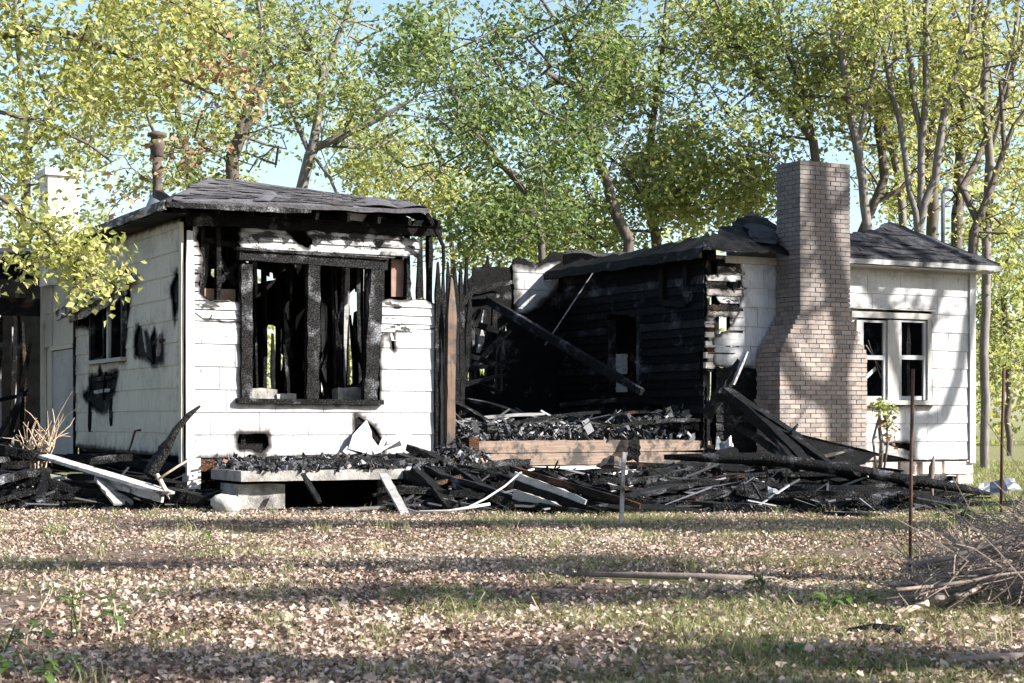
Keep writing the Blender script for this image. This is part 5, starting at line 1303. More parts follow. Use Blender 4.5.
for (x0, y0, Y0, x1, y1, Y1, w_, h_, mt) in ((-25, 447, 20, 46, 458, 19.8, .22, .10, 'char'), (-20, 462, 19.6, 44, 458, 20.2, .2, .06, 'char_ash'), (-20, 486, 19.0, 48, 470, 19.4, .24, .08, 'char_ash'), (-10, 505, 18.9, 42, 490, 19.1, .2, .05, 'char_blue'), (40, 505, 18.9, 46, 472, 19.3, .1, .06, 'char'),
                                              (-20, 472, 19.4, 70, 488, 19.2, .2, .1, 'char'), (60, 482, 19.4, 130, 500, 19.1, .12, .08, 'char'), (0, 496, 19.2, 100, 494, 19.3, .26, .14, 'char'), (80, 492, 19.2, 160, 500, 19.1, .2, .1, 'char'), (90, 462, 20.0, 140, 458, 20.3, .1, .08, 'char'), (20, 508, 19.0, 60, 478, 19.4, .2, .04, 'greywood'),
                                              (70, 506, 19.0, 150, 504, 19.3, .25, .12, 'char'), (-20, 508, 19.0, 60, 506, 19.2, .3, .15, 'char'), (30, 452, 20.6, 80, 470, 20.4, .08, .06, 'char_brown'), (70, 456, 20.8, 130, 466, 20.5, .1, .07, 'char')):
    board(W(x0, y0, Y0), W(x1, y1, Y1), w_, h_, mt, LOOK[mt] + ' in the lumber pile below the aged side wall', 'board', gl, warp=0.02)
for (x0, y0, Y0, x1, y1, Y1, w_, h_, mt) in ((30, 470, 21.0, 110, 468, 20.6, .3, .1, 'char'), (70, 478, 20.2, 180, 486, 19.6, .3, .12, 'char'), (100, 460, 21.0, 185, 470, 20.0, .2, .1, 'char'), (60, 462, 21.4, 130, 456, 21.2, .25, .1, 'char_brown'), (130, 490, 19.2, 205, 500, 19.0, .25, .12, 'char'), (40, 486, 19.6, 120, 492, 19.4, .3, .14, 'char'), (0, 466, 20.4, 70, 462, 20.8, .3, .1, 'char')):
    board(W(x0, y0, Y0), W(x1, y1, Y1), w_, h_, mt, LOOK[mt] + ' in the lumber pile below the aged side wall', 'board', gl, warp=0.02)
board(W(146, 474, 19.2), W(170, 440, 19.4), 0.14, 0.06, 'char', 'short charred stub under the leaning timber at the house corner', jit=0.2)
m = MB(); pts = [W(150, 476, 19.2), W(165, 452, 19.35), W(176, 430, 19.5), W(190, 414, 19.65), W(200, 406, 19.75)]
m.tube(pts, [0.075, 0.06, 0.042, 0.035, 0.014], 5); m.thing('leaning_timber', M['char'], 'jagged charred timber leaning up against the white house corner', 'timber')
bent('bent_rod', 'rust', [W(126, 462, 20.4), W(135, 431, 20.5), W(141, 430, 20.5)], 0.016, 'thin bent iron rod standing by the aged side wall', 'rod')
bent('stick', 'twig', [W(160, 478, 18.9), W(180, 465, 19.0), W(203, 452, 19.2)], [0.016, 0.014, 0.01], 'thin tan stick slanting up before the white house corner', 'stick')

# dry leafless shrub
sh = empty('dry_shrub', G(38, 505) * 1.0); sh.location = W(38, 455, 19.95); sh.location.z = 0.0
tag(sh, 'dry leafless tan shrub beside the lumber pile', 'shrub')
rgs = random.Random(9)
m = MB()
for k in range(46):
    p = Vector((rgs.uniform(-.16, .16), rgs.uniform(-.1, .1), rgs.uniform(0.5, 0.75))); an = rgs.uniform(0, 6.28); tilt = rgs.uniform(0.1, 1.0)
    d = Vector((math.cos(an) * tilt, math.sin(an) * tilt * .6, 1)).normalized(); L = rgs.uniform(0.3, 0.7) * (1.25 if k < 4 else 0.7)
    pts = [p]
    for s in range(5):
        d = (d + Vector((rgs.uniform(-.4, .4), rgs.uniform(-.3, .3), rgs.uniform(-.35, .2)))).normalized()
        pts.append(pts[-1] + d * L / 5)
    m.tube(pts, [0.011, 0.009, 0.008, 0.006, 0.005, 0.003], 4)
m.build('twigs', M['twig'], sh)
m = MB()
for k in range(5): m.tube([(0.02 * k - .04, 0, 0), (0.05 * k - .1, 0.02, 0.62)], 0.014, 5)
m.build('stems', M['twig'], sh)

# heap between the stoop and the chimney --------------------------------------------------
gh = 'charred boards in the long debris heap before the porch'
board(W(383, 474, 19.0), W(406, 516, 18.1), 0.10, 0.025, 'greywood', 'narrow grey plank slanting down from the end of the concrete stoop', name='grey_plank', jit=0.05, r0=0.1, r1=0.1)
board(W(303, 474, 18.9), W(320, 503, 18.5), 0.06, 0.03, 'char_ash', 'short ashy stick slanting off the front of the stoop slab', name='charred_stick')
board(W(205, 512, 18.7), W(330, 509, 18.7), 0.12, 0.03, 'char_ash', 'long ashy board flat on the ground before the stoop', jit=0.08)
board(W(325, 511, 18.5), W(385, 507, 18.5), 0.05, 0.03, 'greywood', 'thin grey strip on the ground before the stoop', name='grey_strip')
for (x0, y0, Y0, x1, y1, Y1, w_, h_, mt) in (
    (385, 462, 20.2, 450, 500, 18.7, .12, .08, 'char'), (400, 455, 20.4, 470, 492, 19.0, .14, .06, 'char_ash'), (415, 470, 19.6, 450, 508, 18.5, .12, .06, 'char'), (430, 468, 19.8, 512, 478, 19.6, .06, .05, 'char_ash'), (440, 476, 19.4, 520, 500, 18.7, .20, .05, 'char_blue'), (455, 466, 20, 520, 482, 19.5, .1, .05, 'char'),
    (440, 495, 18.9, 520, 505, 18.6, .22, .08, 'char'), (470, 472, 20.2, 540, 470, 20.3, .14, .06, 'char'), (600, 466, 20.6, 700, 470, 20.3, .20, .05, 'char_ash'), (530, 470, 20.3, 620, 482, 19.6, .16, .06, 'char'), (590, 512, 18.2, 700, 514, 18.3, .20, .10, 'char'), (660, 505, 18.7, 790, 513, 18.4, .25, .1, 'char_blue'),
    (690, 498, 19.0, 800, 503, 18.9, .2, .1, 'char'), (640, 486, 19.4, 720, 506, 18.7, .12, .06, 'char'), (700, 482, 19.8, 800, 492, 19.4, .2, .08, 'char'), (760, 500, 19.0, 880, 506, 18.9, .25, .12, 'char'), (770, 488, 19.6, 900, 497, 19.3, .2, .1, 'char'), (800, 478, 20.3, 910, 490, 19.8, .12, .08, 'char_ash'), (850, 505, 19.0, 960, 506, 19.2, .18, .09, 'char'), (820, 512, 18.6, 870, 517, 18.2, .14, .04, 'char_ash'), (880, 492, 19.8, 960, 494, 20.0, .16, .06, 'char_ash'),
    (745, 463, 20.8, 860, 484, 20.0, .14, .07, 'char'), (690, 470, 20.4, 760, 486, 19.8, .12, .05, 'char_brown'), (760, 468, 20.6, 830, 470, 20.6, .10, .05, 'char_brown'), (710, 450, 21.6, 760, 470, 20.8, .10, .06, 'char'), (560, 495, 18.9, 640, 512, 18.3, .3, .05, 'char_blue'), (505, 505, 18.6, 600, 516, 18.1, .2, .08, 'char'), (620, 500, 18.6, 690, 484, 19.2, .4, .04, 'char_blue'),
    (505, 488, 19.4, 560, 470, 20.2, .05, .04, 'char_ash'), (840, 470, 20.8, 900, 480, 20.4, .3, .03, 'char_blue'), (660, 478, 19.6, 690, 460, 20.4, .12, .04, 'char_blue')):
    board(W(x0, y0, Y0), W(x1, y1, Y1), w_, h_, mt, LOOK[mt] + ' in the long debris heap before the porch', 'board', gh, warp=0.02, roll=random.uniform(-.3, .3))
rgb_ = random.Random(21)
for k in range(80):      # deeper layers of the heap
    x = rgb_.uniform(400, 930); Y = rgb_.uniform(18.6, 20.4)
    if x < 500: Y = rgb_.uniform(18.8, 20.2)
    c = Vector(((x - CX) / F * Y, Y, rgb_.uniform(0.03, 0.2) + 0.16 * max(0, min(1.3, Y - 18.8)))); an = rgb_.gauss(0.15, 0.45); L = rgb_.uniform(0.35, 1.1)
    d = Vector((math.cos(an), math.sin(an), rgb_.gauss(0, 0.12)))
    p0, p1 = c - d * L / 2, c + d * L / 2
    p0.z, p1.z = max(p0.z, 0.03), max(p1.z, 0.03)
    mt_ = rgb_.choice(('char', 'char', 'char_ash', 'char_blue', 'char_brown'))
    board(p0, p1, rgb_.uniform(.06, .2), rgb_.uniform(.03, .08), mt_, LOOK[mt_] + ' in the long debris heap before the porch', 'board', gh, warp=0.02, n=8, jit=0.14)
gbt = 'heavy charred timbers crossing the debris heap'
lbt = 'heavy charred timber crossing the top of the debris heap before the porch'
for (x0, y0, Y0, x1, y1, Y1, w_, h_, mt) in ((560, 474, 20.6, 700, 494, 19.4, .16, .12, 'char'), (640, 468, 20.8, 770, 500, 19.2, .14, .11, 'char_ash'), (700, 466, 20.9, 850, 498, 19.4, .17, .12, 'char'), (690, 492, 19.3, 800, 470, 20.6, .13, .11, 'char'), (760, 476, 20.5, 905, 500, 19.3, .16, .12, 'char'), (820, 494, 19.4, 935, 482, 20.6, .12, .1, 'char_ash'), (600, 488, 19.5, 720, 480, 20.2, .15, .11, 'char_blue'),
                                             (640, 506, 18.6, 770, 492, 19.4, .14, .1, 'char'), (730, 504, 18.9, 890, 494, 19.6, .16, .12, 'char'), (410, 448, 20.9, 480, 486, 19.3, .14, .1, 'char'), (430, 478, 19.8, 530, 462, 20.6, .12, .1, 'char_ash'), (445, 500, 18.8, 540, 484, 19.5, .13, .1, 'char'), (790, 462, 21.0, 880, 476, 20.4, .12, .1, 'char_brown'), (670, 482, 20.0, 735, 450, 21.2, .13, .1, 'char')):
    board(W(x0, y0, Y0), W(x1, y1, Y1), w_, h_, mt, lbt, 'timber', gbt, name='charred_timber', warp=0.02, n=14, jit=0.12, roll=random.uniform(-.4, .4))
# named timbers
bent('charred_pole', 'char', [W(664, 457, 20.0), W(720, 458, 19.9), W(765, 459, 19.9), W(868, 473, 19.4), W(965, 489, 19.2), W(990, 494, 19.3)], [0.03, 0.065, 0.075, 0.07, 0.05, 0.02], 'long charred pole lying across the heap from the porch timbers to the yard', 'pole')
bent('charred_log', 'char', [W(790, 497, 19.2), W(860, 497, 19.1), W(920, 503, 18.9), W(966, 510, 18.7)], [0.13, 0.14, 0.12, 0.07], 'thick charred log at the end of the heap beyond the chimney', 'log')
bent('charred_pole', 'char', [W(955, 505, 19.8), W(1000, 504, 19.9), W(1045, 500, 20.0)], [0.03, 0.035, 0.03], 'short charred pole on the grass near the right rusty rod', 'pole')
board(W(706, 416, 22.2), W(741, 361, 22.4), 0.14, 0.12, 'char', 'thick charred post leaning up left of the brick chimney', 'timber', name='leaning_timber', jit=0.12, r1=0.3)
board(W(733, 385, 22.2), W(747, 352, 22.3), 0.05, 0.03, 'greywood', 'narrow grey splinter against the leaning post beside the chimney', name='grey_splinter')
gt = 'charred rafters leaning in front of the chimney'
lt = 'charred rafter slanting down from the porch in front of the brick chimney'
for (x0, y0, Y0, x1, y1, Y1, w_, h_) in ((727, 389, 22.2, 822, 480, 20.2, .15, .10), (732, 398, 22.0, 800, 440, 21.0, .12, .08), (745, 415, 21.8, 812, 470, 20.4, .12, .06), (738, 428, 21.6, 798, 468, 20.6, .10, .06), (760, 420, 21.5, 845, 476, 20.2, .10, .08), (755, 400, 22.0, 790, 450, 20.9, .08, .05), (770, 432, 21.2, 805, 478, 20.2, .09, .06)):
    board(W(x0, y0, Y0), W(x1, y1, Y1), w_, h_, 'char', lt, 'rafter', gt, name='charred_rafter', jit=0.12, warp=0.03)
bent('charred_stick', 'char', [W(789, 436, 21.0), W(798, 424, 21.0)], [0.03, 0.015], 'short charred stub pointing up from the rafters before the chimney', 'stick')
m = MB()      # burnt sheet of roofing propped before the chimney
A = [W(785, 433, 21.6), W(876, 453, 21.2), W(865, 462, 20.8), W(842, 470, 20.6), W(800, 466, 20.6)]
m.poly(A); m.poly([p + Vector((0.01, 0.03, -0.02)) for p in reversed(A)])
for i in range(5): m.poly([A[i], A[i] + Vector((0.01, 0.03, -0.02)), A[(i + 1) % 5] + Vector((0.01, 0.03, -0.02)), A[(i + 1) % 5]])
m.thing('roofing_sheet', M['char_wall'], 'black burnt roofing sheet propped against the foot of the chimney', 'roofing sheet')
board(W(782, 432, 21.65), W(880, 455, 21.15), 0.06, 0.05, 'char_brown', 'brown scorched lath along the top of the propped roofing sheet', name='scorched_lath', jit=0.08)
board(W(800, 462, 20.7), W(842, 452, 20.9), 0.10, 0.03, 'post', 'short reddish board poking out under the roofing sheet by the chimney', name='reddish_board', r0=0.1, r1=0.4)
# fallen white-striped wall piece
fw = empty('fallen_wall_piece', W(550, 500, 18.4)); fw.location.z = 0.0
tag(fw, 'fallen black and white striped piece of wall lying in front of the porch timbers', 'wall piece')
O_ = Vector(fw.location)
for nm, x0, y0, x1, y1, Y0, Y1, w_, h_, mt in (('top_board', 511, 469, 640, 506, 18.7, 18.0, .06, .07, 'char_brown'), ('white_board', 514, 476, 586, 503, 18.62, 18.2, .03, .10, 'whiteboard'), ('dark_board', 514, 484, 612, 519, 18.6, 18.05, .04, .10, 'char'),
                                            ('patched_board', 514, 494, 562, 510, 18.55, 18.25, .03, .11, 'trim_dirty'), ('dark_board', 540, 508, 625, 524, 18.3, 17.8, .05, .12, 'char'), ('back_board', 520, 480, 640, 516, 18.9, 18.3, .06, .32, 'char')):
    m = MB(); m.beam(W(x0, y0, Y0), W(x1, y1, Y1), w_, h_, 0, 12, 0.08, 0.05, 0.35); m.v = [tuple(Vector(p) - O_) for p in m.v]; m.build(nm, M[mt], fw)
# iron stake in front of the porch
m = MB(); b = G(621, 523); m.beam(b + Vector((0, 0, -.03)), W(624, 452, b.y), 0.035, 0.035, 0.3, 8, 0.08, side=(1, 0, 0)); m.thing('iron_stake', M['greywood'], 'rough grey metal stake standing in front of the porch timbers', 'stake')
# upright burnt stub on the porch edge
m = MB(); p = W(633, 462, 21.3); m.beam(p, W(635, 438, 21.3), 0.15, 0.10, 0, 8, 0.14, 0, 0.85, side=(1, 0, 0)); m.thing('charred_stump', M['char'], 'tapered charred stub standing against the tan porch timbers', 'stub')
# pale cable loop
bent('cable', 'rope', [W(420, 514, 18.5), W(445, 512, 18.2), W(465, 509, 18.1), W(485, 499, 18.2), W(505, 486, 18.4), W(520, 473, 18.6), W(534, 469, 18.7)], 0.012, 'pale cable looping up from the ground over the debris heap', 'cable', None, 5)
bent('cable', 'rope', [W(395, 514, 18.4), W(420, 512, 18.2), W(450, 511, 18.0), W(490, 504, 18.1)], 0.016, 'pale flattened cable lying along the ground edge of the heap', 'cable', None, 5)
# small scattered pieces
for (x, y, Y, w_, h_, mt, lb) in ((752, 478, 19.9, .30, .22, 'char_blue', 'crumpled bluish sheet standing in the heap before the chimney'), (768, 498, 19.0, .36, .16, 'metal', 'crumpled grey metal sheet lying in the heap near the chimney'), (724, 446, 22.0, .22, .20, 'metal', 'crumpled grey flashing at the right end of the porch timbers'),
                            (870, 482, 20.0, .30, .08, 'trim_dirty', 'pale torn sheet behind the long charred pole'), (944, 482, 20.6, .34, .10, 'metal', 'grey sheet scrap near the corner of the right wing'), (998, 487, 20.4, .5, .14, 'metal', 'curved grey sheet scrap in the grass by the right rusty rod'), (614, 462, 20.4, .30, .10, 'tan', 'yellowish splintered board end under the tan porch timbers'), (672, 470, 20.0, .40, .06, 'tan', 'split tan board lying below the tan porch timbers'), (650, 470, 20.0, .3, .09, 'char_brown', 'brown curled scrap below the porch timbers')):
    rr = random.Random(int(x * 7 + y)); m = MB(); c = W(x, y, Y); nx, nz = 6, 4; th = rr.uniform(0, 6)
    V0 = []
    for j in range(nz + 1):
        for i in range(nx + 1):
            u, v = i / nx - .5, j / nz - .5
            V0.append(c + Vector((u * w_ * (1 - .4 * v * rr.uniform(.6, 1.2)), 0.12 * v + 0.05 * math.sin(u * 7 + th) + rr.uniform(-.02, .02), v * h_ + 0.05 * h_ / .2 * math.sin(u * 5 + th * 2) + rr.uniform(-.012, .012))))
    zmin = min(p.z for p in V0)
    m.v = [tuple(p) for p in V0] + [tuple(p + Vector((0, 0.012, 0))) for p in V0]; K = len(V0)
    for j in range(nz):
        for i in range(nx):
            a = j * (nx + 1) + i; q = (a, a + 1, a + nx + 2, a + nx + 1)
            m.f.append(q); m.f.append(tuple(K + t for t in reversed(q)))
    m.thing('scrap', M[mt], lb, 'scrap')
# fallen rafter across the recess and porch litter
board(W(487, 300, 26.0), W(642, 392, 23.6), 0.09, 0.12, 'char_ash', 'long fallen rafter slanting across the dark porch recess', 'rafter', name='fallen_rafter', jit=0.06, n=20, r0=0.1)
board(W(600, 262, 25.6), W(545, 345, 25.4), 0.015, 0.015, 'greywood', 'thin wire-like strip hanging inside the dark porch recess', 'strip', name='hanging_wire', r0=0, r1=0)
gp = 'burnt boards lying on the porch floor'
for (x0, y0, Y0, x1, y1, Y1, w_, h_, mt) in ((455, 404, 23.0, 500, 430, 22.4, .10, .05, 'char_ash'), (458, 421, 22.6, 545, 414, 23.0, .04, .04, 'greywood'), (450, 390, 24.5, 505, 375, 25, .12, .05, 'char_ash'), (455, 380, 25.2, 500, 392, 24.8, .1, .05, 'char'), (505, 425, 22.6, 600, 412, 23.4, .05, .05, 'char'), (610, 416, 23.4, 650, 412, 23.6, .04, .04, 'char_brown'), (470, 400, 24, 520, 415, 23.5, .16, .05, 'char'), (560, 405, 24.5, 640, 400, 24.8, .16, .06, 'char'), (620, 425, 23.0, 700, 420, 23.4, .12, .05, 'char_ash'), (545, 430, 22.6, 620, 426, 22.9, .12, .05, 'char_ash'), (640, 400, 24.6, 700, 412, 23.6, .1, .06, 'char'), (460, 372, 25.5, 520, 360, 26, .1, .06, 'char_ash')):
    board(W(x0, y0, Y0), W(x1, y1, Y1), w_, h_, mt, LOOK[mt] + ' lying among ash on the porch floor', 'board', gp, warp=0.02)

# ash and rubble, one mass of small chips
rg = np.random.default_rng(77)
def chips(name, C, S_, mat, label):
    n = len(C)
    base = np.array([(-1, -1, -.5), (1, -1, -.5), (1, 1, -.5), (-1, 1, -.5), (-1, -1, .5), (1, -1, .5), (1, 1, .5), (-1, 1, .5)], float)
    q = rg.normal(0, 1, (n, 4)); q /= np.linalg.norm(q, axis=1, keepdims=True)
    w_, x, y, z = q.T
    Rm = np.stack([np.stack([1 - 2 * (y * y + z * z), 2 * (x * y - z * w_), 2 * (x * z + y * w_)], -1), np.stack([2 * (x * y + z * w_), 1 - 2 * (x * x + z * z), 2 * (y * z - x * w_)], -1), np.stack([2 * (x * z - y * w_), 2 * (y * z + x * w_), 1 - 2 * (x * x + y * y)], -1)], -2)
    sc = S_[:, None] * rg.uniform(0.4, 1.3, (n, 3)) * np.array([1.4, 0.8, 0.28])
    V = base[None] * sc[:, None, :] * rg.uniform(0.6, 1.2, (n, 8, 1))
    V = np.einsum('nij,nkj->nki', Rm, V) + C[:, None, :]
    fq = np.array([(3, 2, 1, 0), (4, 5, 6, 7), (0, 1, 5, 4), (1, 2, 6, 5), (2, 3, 7, 6), (3, 0, 4, 7)])
    o = link(name, np_mesh(name, V.reshape(-1, 3), ((np.arange(n) * 8)[:, None, None] + fq).reshape(-1, 4), mat))
    return tag(o, label, 'rubble', None, 'stuff')
def m_rubble():
    m, t, p, o = nodes('mixed_rubble'); g = NG(t)
    isl = g.n('ShaderNodeNewGeometry').outputs['Random Per Island']
    col = g.ramp(isl, [(0.0, (0.004, 0.004, 0.004)), (0.55, (0.014, 0.014, 0.016)), (0.78, (0.05, 0.052, 0.06)), (0.91, (0.18, 0.18, 0.195)), (0.98, (0.36, 0.355, 0.36)), (1.0, (0.25, 0.13, 0.08))])
    g.l(col, p.inputs['Base Color']); p.inputs['Roughness'].default_value = 0.7
    g.l(g.bump(g.noise(g.pos(), 40, 5), 0.6, 0.01), p.inputs['Normal'])
    return m
M['mixed'] = m_rubble()
n = 9000; a = rg.uniform(3.35, 7.9, n); b = rg.random(n) ** 1.3 * 3.6 + 0.08
hz = np.array([0.13 + 0.12 * (mnoise.noise(Vector((x * 1.6, y * 1.6, 3))) + 1) * (2.0 if x > 6.3 else 1.0) for x, y in zip(a, b)])
zz = 0.68 + rg.random(n) * hz
chips('ash_rubble', np.stack([OX + CT * a - ST * b, OY + ST * a + CT * b, zz], 1), 0.007 + 0.05 * rg.random(n) ** 2.5, M['mixed'], 'ash and broken rubble strewn over the porch floor')
n = 2600; a = rg.uniform(2.3, 3.9, n); b = rg.uniform(-1.1, 0.0, n); hh = np.clip(0.75 - np.abs(a - 3.4) * 0.45, 0.05, 1) * np.clip(1.15 + b * 0.75, 0.1, 1)
chips('ash_rubble', np.stack([OX + CT * a - ST * b, OY + ST * a + CT * b, hh * rg.random(n) ** 0.35], 1), rg.uniform(0.01, 0.042, n), M['mixed'], 'heap of ash and rubble at the foot of the bare orange post')
n = 1500; a = rg.uniform(0.2, 2.8, n); b = rg.uniform(-1.56, -0.2, n)
chips('ash_rubble', np.stack([OX + CT * a - ST * b, OY + ST * a + CT * b, 0.445 + rg.random(n) * 0.14 * np.clip(1.2 + b * 0.6, 0.15, 1)], 1), rg.uniform(0.01, 0.045, n), M['mixed'], 'ash and cinders on top of the concrete stoop')
n = 9000; x = rg.uniform(395, 960, n); Yv = rg.uniform(18.4, 20.6, n) + np.where(x < 500, 0.2, 0)
hh = 0.42 * np.clip(1 - np.abs(Yv - 19.9) / 1.5, 0.05, 1) * np.clip((985 - x) / 220, 0.15, 1)
chips('charred_debris', np.stack([(x - CX) / F * Yv, Yv, hh * rg.random(n)], 1), rg.uniform(0.012, 0.055, n), M['rubble'], 'black burnt crumbs filling the long debris heap before the porch')
n = 1800; x = rg.uniform(-10, 215, n); Yv = rg.uniform(18.9, 20.6, n)
chips('charred_debris', np.stack([(x - CX) / F * Yv, Yv, np.clip((Yv - 18.7) * 0.2, 0.03, 0.3) * rg.random(n)], 1), rg.uniform(0.01, 0.05, n), M['rubble'], 'black burnt crumbs under the lumber pile below the side wall')

def splinters(C, L0, L1, label):
    n = len(C); an = rg.normal(0.2, 0.7, n); el = rg.normal(0.05, 0.28, n); L = rg.uniform(L0, L1, n)[:, None]
    dv = np.stack([np.cos(an) * np.cos(el), np.sin(an) * np.cos(el), np.sin(el)], 1); sd = np.stack([-np.sin(an), np.cos(an), np.zeros(n)], 1); uu = np.cross(dv, sd)
    w1 = rg.uniform(.006, .02, (n, 1)); w2 = rg.uniform(.004, .012, (n, 1))
    V = np.stack([C + dv * L * t * .5 + sd * w1 * a_ * (1 if t < 0 else .5) + uu * w2 * b_ for t in (-1, 1) for a_, b_ in ((-1, -1), (1, -1), (1, 1), (-1, 1))], 1)
    V[:, :, 2] = np.maximum(V[:, :, 2], 0.008)
    fq = np.array([(3, 2, 1, 0), (4, 5, 6, 7), (0, 1, 5, 4), (1, 2, 6, 5), (2, 3, 7, 6), (3, 0, 4, 7)])
    o = link('splinters', np_mesh('splinters', V.reshape(-1, 3), ((np.arange(n) * 8)[:, None, None] + fq).reshape(-1, 4), M['mixed'])); tag(o, label, 'splinters', None, 'stuff')
n = 300; x = rg.uniform(395, 965, n); Yv = rg.uniform(18.4, 20.8, n)
splinters(np.stack([(x - CX) / F * Yv, Yv, 0.05 + 0.40 * np.clip(1 - np.abs(Yv - 19.9) / 1.6, 0.05, 1) * np.clip((985 - x) / 220, 0.15, 1) * rg.random(n) ** .5], 1), .2, .9, 'thin burnt splinters lying over the long debris heap before the porch')
n = 200; a = rg.uniform(3.4, 7.8, n); b = rg.uniform(0.1, 3.0, n)
splinters(np.stack([OX + CT * a - ST * b, OY + ST * a + CT * b, 0.85 + rg.random(n) * .16], 1), .15, .7, 'thin burnt splinters among the ash on the porch floor')
n = 160; x = rg.uniform(-10, 210, n); Yv = rg.uniform(18.9, 20.6, n)
splinters(np.stack([(x - CX) / F * Yv, Yv, 0.03 + np.clip((Yv - 18.7) * .22, .03, .4) * rg.random(n)], 1), .15, .7, 'thin burnt splinters over the lumber pile below the side wall')
# rusty rods
for (x, y, yt, lb) in ((910, 577, 369, 'tall thin rusty rod standing in the yard grass near the brush pile'), (1001, 516, 368, 'rusty rod standing in the grass near the grey sheet scraps')):
    b = G(x, y); bent('rusty_rod', 'rust', [b + Vector((0, 0, -.1)), W(x + 1, (y + yt) / 2, b.y), W(x + 3, yt, b.y)], 0.012 if x < 950 else 0.018, lb, 'rod')
b = G(933, 508); bent('dead_weed_stalk', 'stick', [b, W(931, 480, b.y), W(932, 468, b.y), W(934, 456, b.y)], [0.012, 0.03, 0.045, 0.008], 'dark dried weed stalk beside the end of the charred log', 'weed')
# scorched sapling beside the chimney
sp = empty('scorched_sapling', H(9.75, -0.55, 0)); tag(sp, 'pale thin sapling with scorched drooping leaves beside the chimney under the window', 'sapling'); O_ = Vector(sp.location)
m = MB()
for pts, r in ((((880, 470), (882, 445), (879, 425), (880, 402)), .035), (((884, 470), (888, 440), (886, 415)), .02), (((876, 468), (873, 440), (878, 420)), .02)):
    m.tube([W(x, y, O_.y) - O_ for x, y in pts], [r, r * .9, r * .75, r * .5][:len(pts)], 6)
m.build('trunk', M['bark_pale'], sp, True)
rg = np.random.default_rng(3)
P = np.concatenate([rg.normal(0, 1, (60, 3)) * np.array([.07, .07, .05]) + np.array(W(881, 407, O_.y - .05)), rg.normal(0, 1, (40, 3)) * np.array([.05, .07, .13]) + np.array(W(888, 420, O_.y))])
V, Fq = leaves(P - np.array(O_), 0.10, rg); link('crown', np_mesh('crown', V, Fq, M['leaf']), sp)
P = rg.normal(0, 1, (60, 3)) * np.array([.08, .08, .2]) + np.array(W(887, 425, O_.y)); V, Fq = leaves(P - np.array(O_), 0.09, rg); link('withered_leaves', np_mesh('withered_leaves', V, Fq, M['leaf_brown']), sp)

# ------------------------------------------------------------------ brush pile on the right
rb = random.Random(4)
gb = 'dead branches in the brush pile'
lb = 'dead bare branch lying in the brush pile'
for k in range(64):
    x0 = rb.uniform(950, 1100); Y0 = rb.uniform(8.8, 11.4)
    an = rb.gauss(0.35, 0.5); L = rb.uniform(0.4, 1.1)
    c = Vector(((x0 - CX) / F * Y0, Y0, 0.0)); fx = max(0.0, min(1.0, (x0 - 890) / 120))
    z = rb.random() * 0.32 * fx + 0.015
    d = Vector((math.cos(an), math.sin(an) * .6, rb.gauss(0.10, 0.14) * fx))
    p = c - d * L / 2; p.z = max(0.015, z - d.z * L / 2)
    pts = [p]
    for s in range(5):
        d = (d + Vector((rb.uniform(-.12, .12), rb.uniform(-.12, .12), rb.uniform(-.1, .1)))).normalized()
        q = pts[-1] + d * L / 5; q.z = max(q.z, 0.012); pts.append(q)
    r = rb.choice((.006, .008, .011, .015))
    bent('dead_branch', rb.choice(('stick', 'stick', 'stickpale')), pts, [r, r, r * .9, r * .75, r * .6, r * .3], lb, 'branch', gb, 5)
bent('cut_log', 'stickpale', [G(936, 612) + Vector((0, 0, .05)), G(960, 600) + Vector((0, 0, .06)), G(985, 594) + Vector((0, 0, .06))], [.045, .05, .05], 'short grey cut log sticking out at the foot of the brush pile', 'log')
bent('pale_split_stick', 'twig', [G(897, 617) + Vector((0, 0, .02)), G(925, 613) + Vector((0, 0, .04)), G(935, 595) + Vector((0, 0, .12))], [.02, .022, .012], 'pale split stick at the foot of the brush pile', 'stick')
rg = np.random.default_rng(14)       # fine twigs of the pile
m = MB()
for k in range(800):
    x0 = rb.uniform(905, 1080) if k % 3 else rb.uniform(960, 1080); Y0 = rb.uniform(8.7, 11.2); fx = max(0.0, min(1.0, (x0 - 890) / 120))
    p = Vector(((x0 - CX) / F * Y0, Y0, rb.random() ** 1.2 * 0.46 * fx)); an = rb.uniform(-.6, 3.6); L = rb.uniform(.12, .42)
    d = Vector((math.cos(an), math.sin(an), rb.gauss(.12, .45)))
    q = p + d * L * .5; e = p + d * L + Vector((rb.uniform(-.08, .08), rb.uniform(-.08, .08), rb.uniform(-.08, .08)))
    q.z, e.z = max(q.z, 0.01), max(e.z, 0.01)
    m.tube([p, q, e], [.004, .0035, .002], 3)
o = m.build('brush_twigs', M['stick']); tag(o, 'tangle of fine dead twigs in the brush pile', 'twigs', None, 'stuff')
# dry whitish sprig in front of the pile
m = MB(); b = G(945, 575)
for k in range(14):
    d = Vector((rb.uniform(-.5, .5), rb.uniform(-.3, .3), 1)).normalized(); L = rb.uniform(.15, .34); m.tube([b, b + d * L * .5, b + d * L + Vector((rb.uniform(-.05, .05), 0, 0))], [.005, .004, .002], 4)
m.thing('dry_sprig', M['twig'], 'whitish dry sprig standing before the brush pile', 'weed')

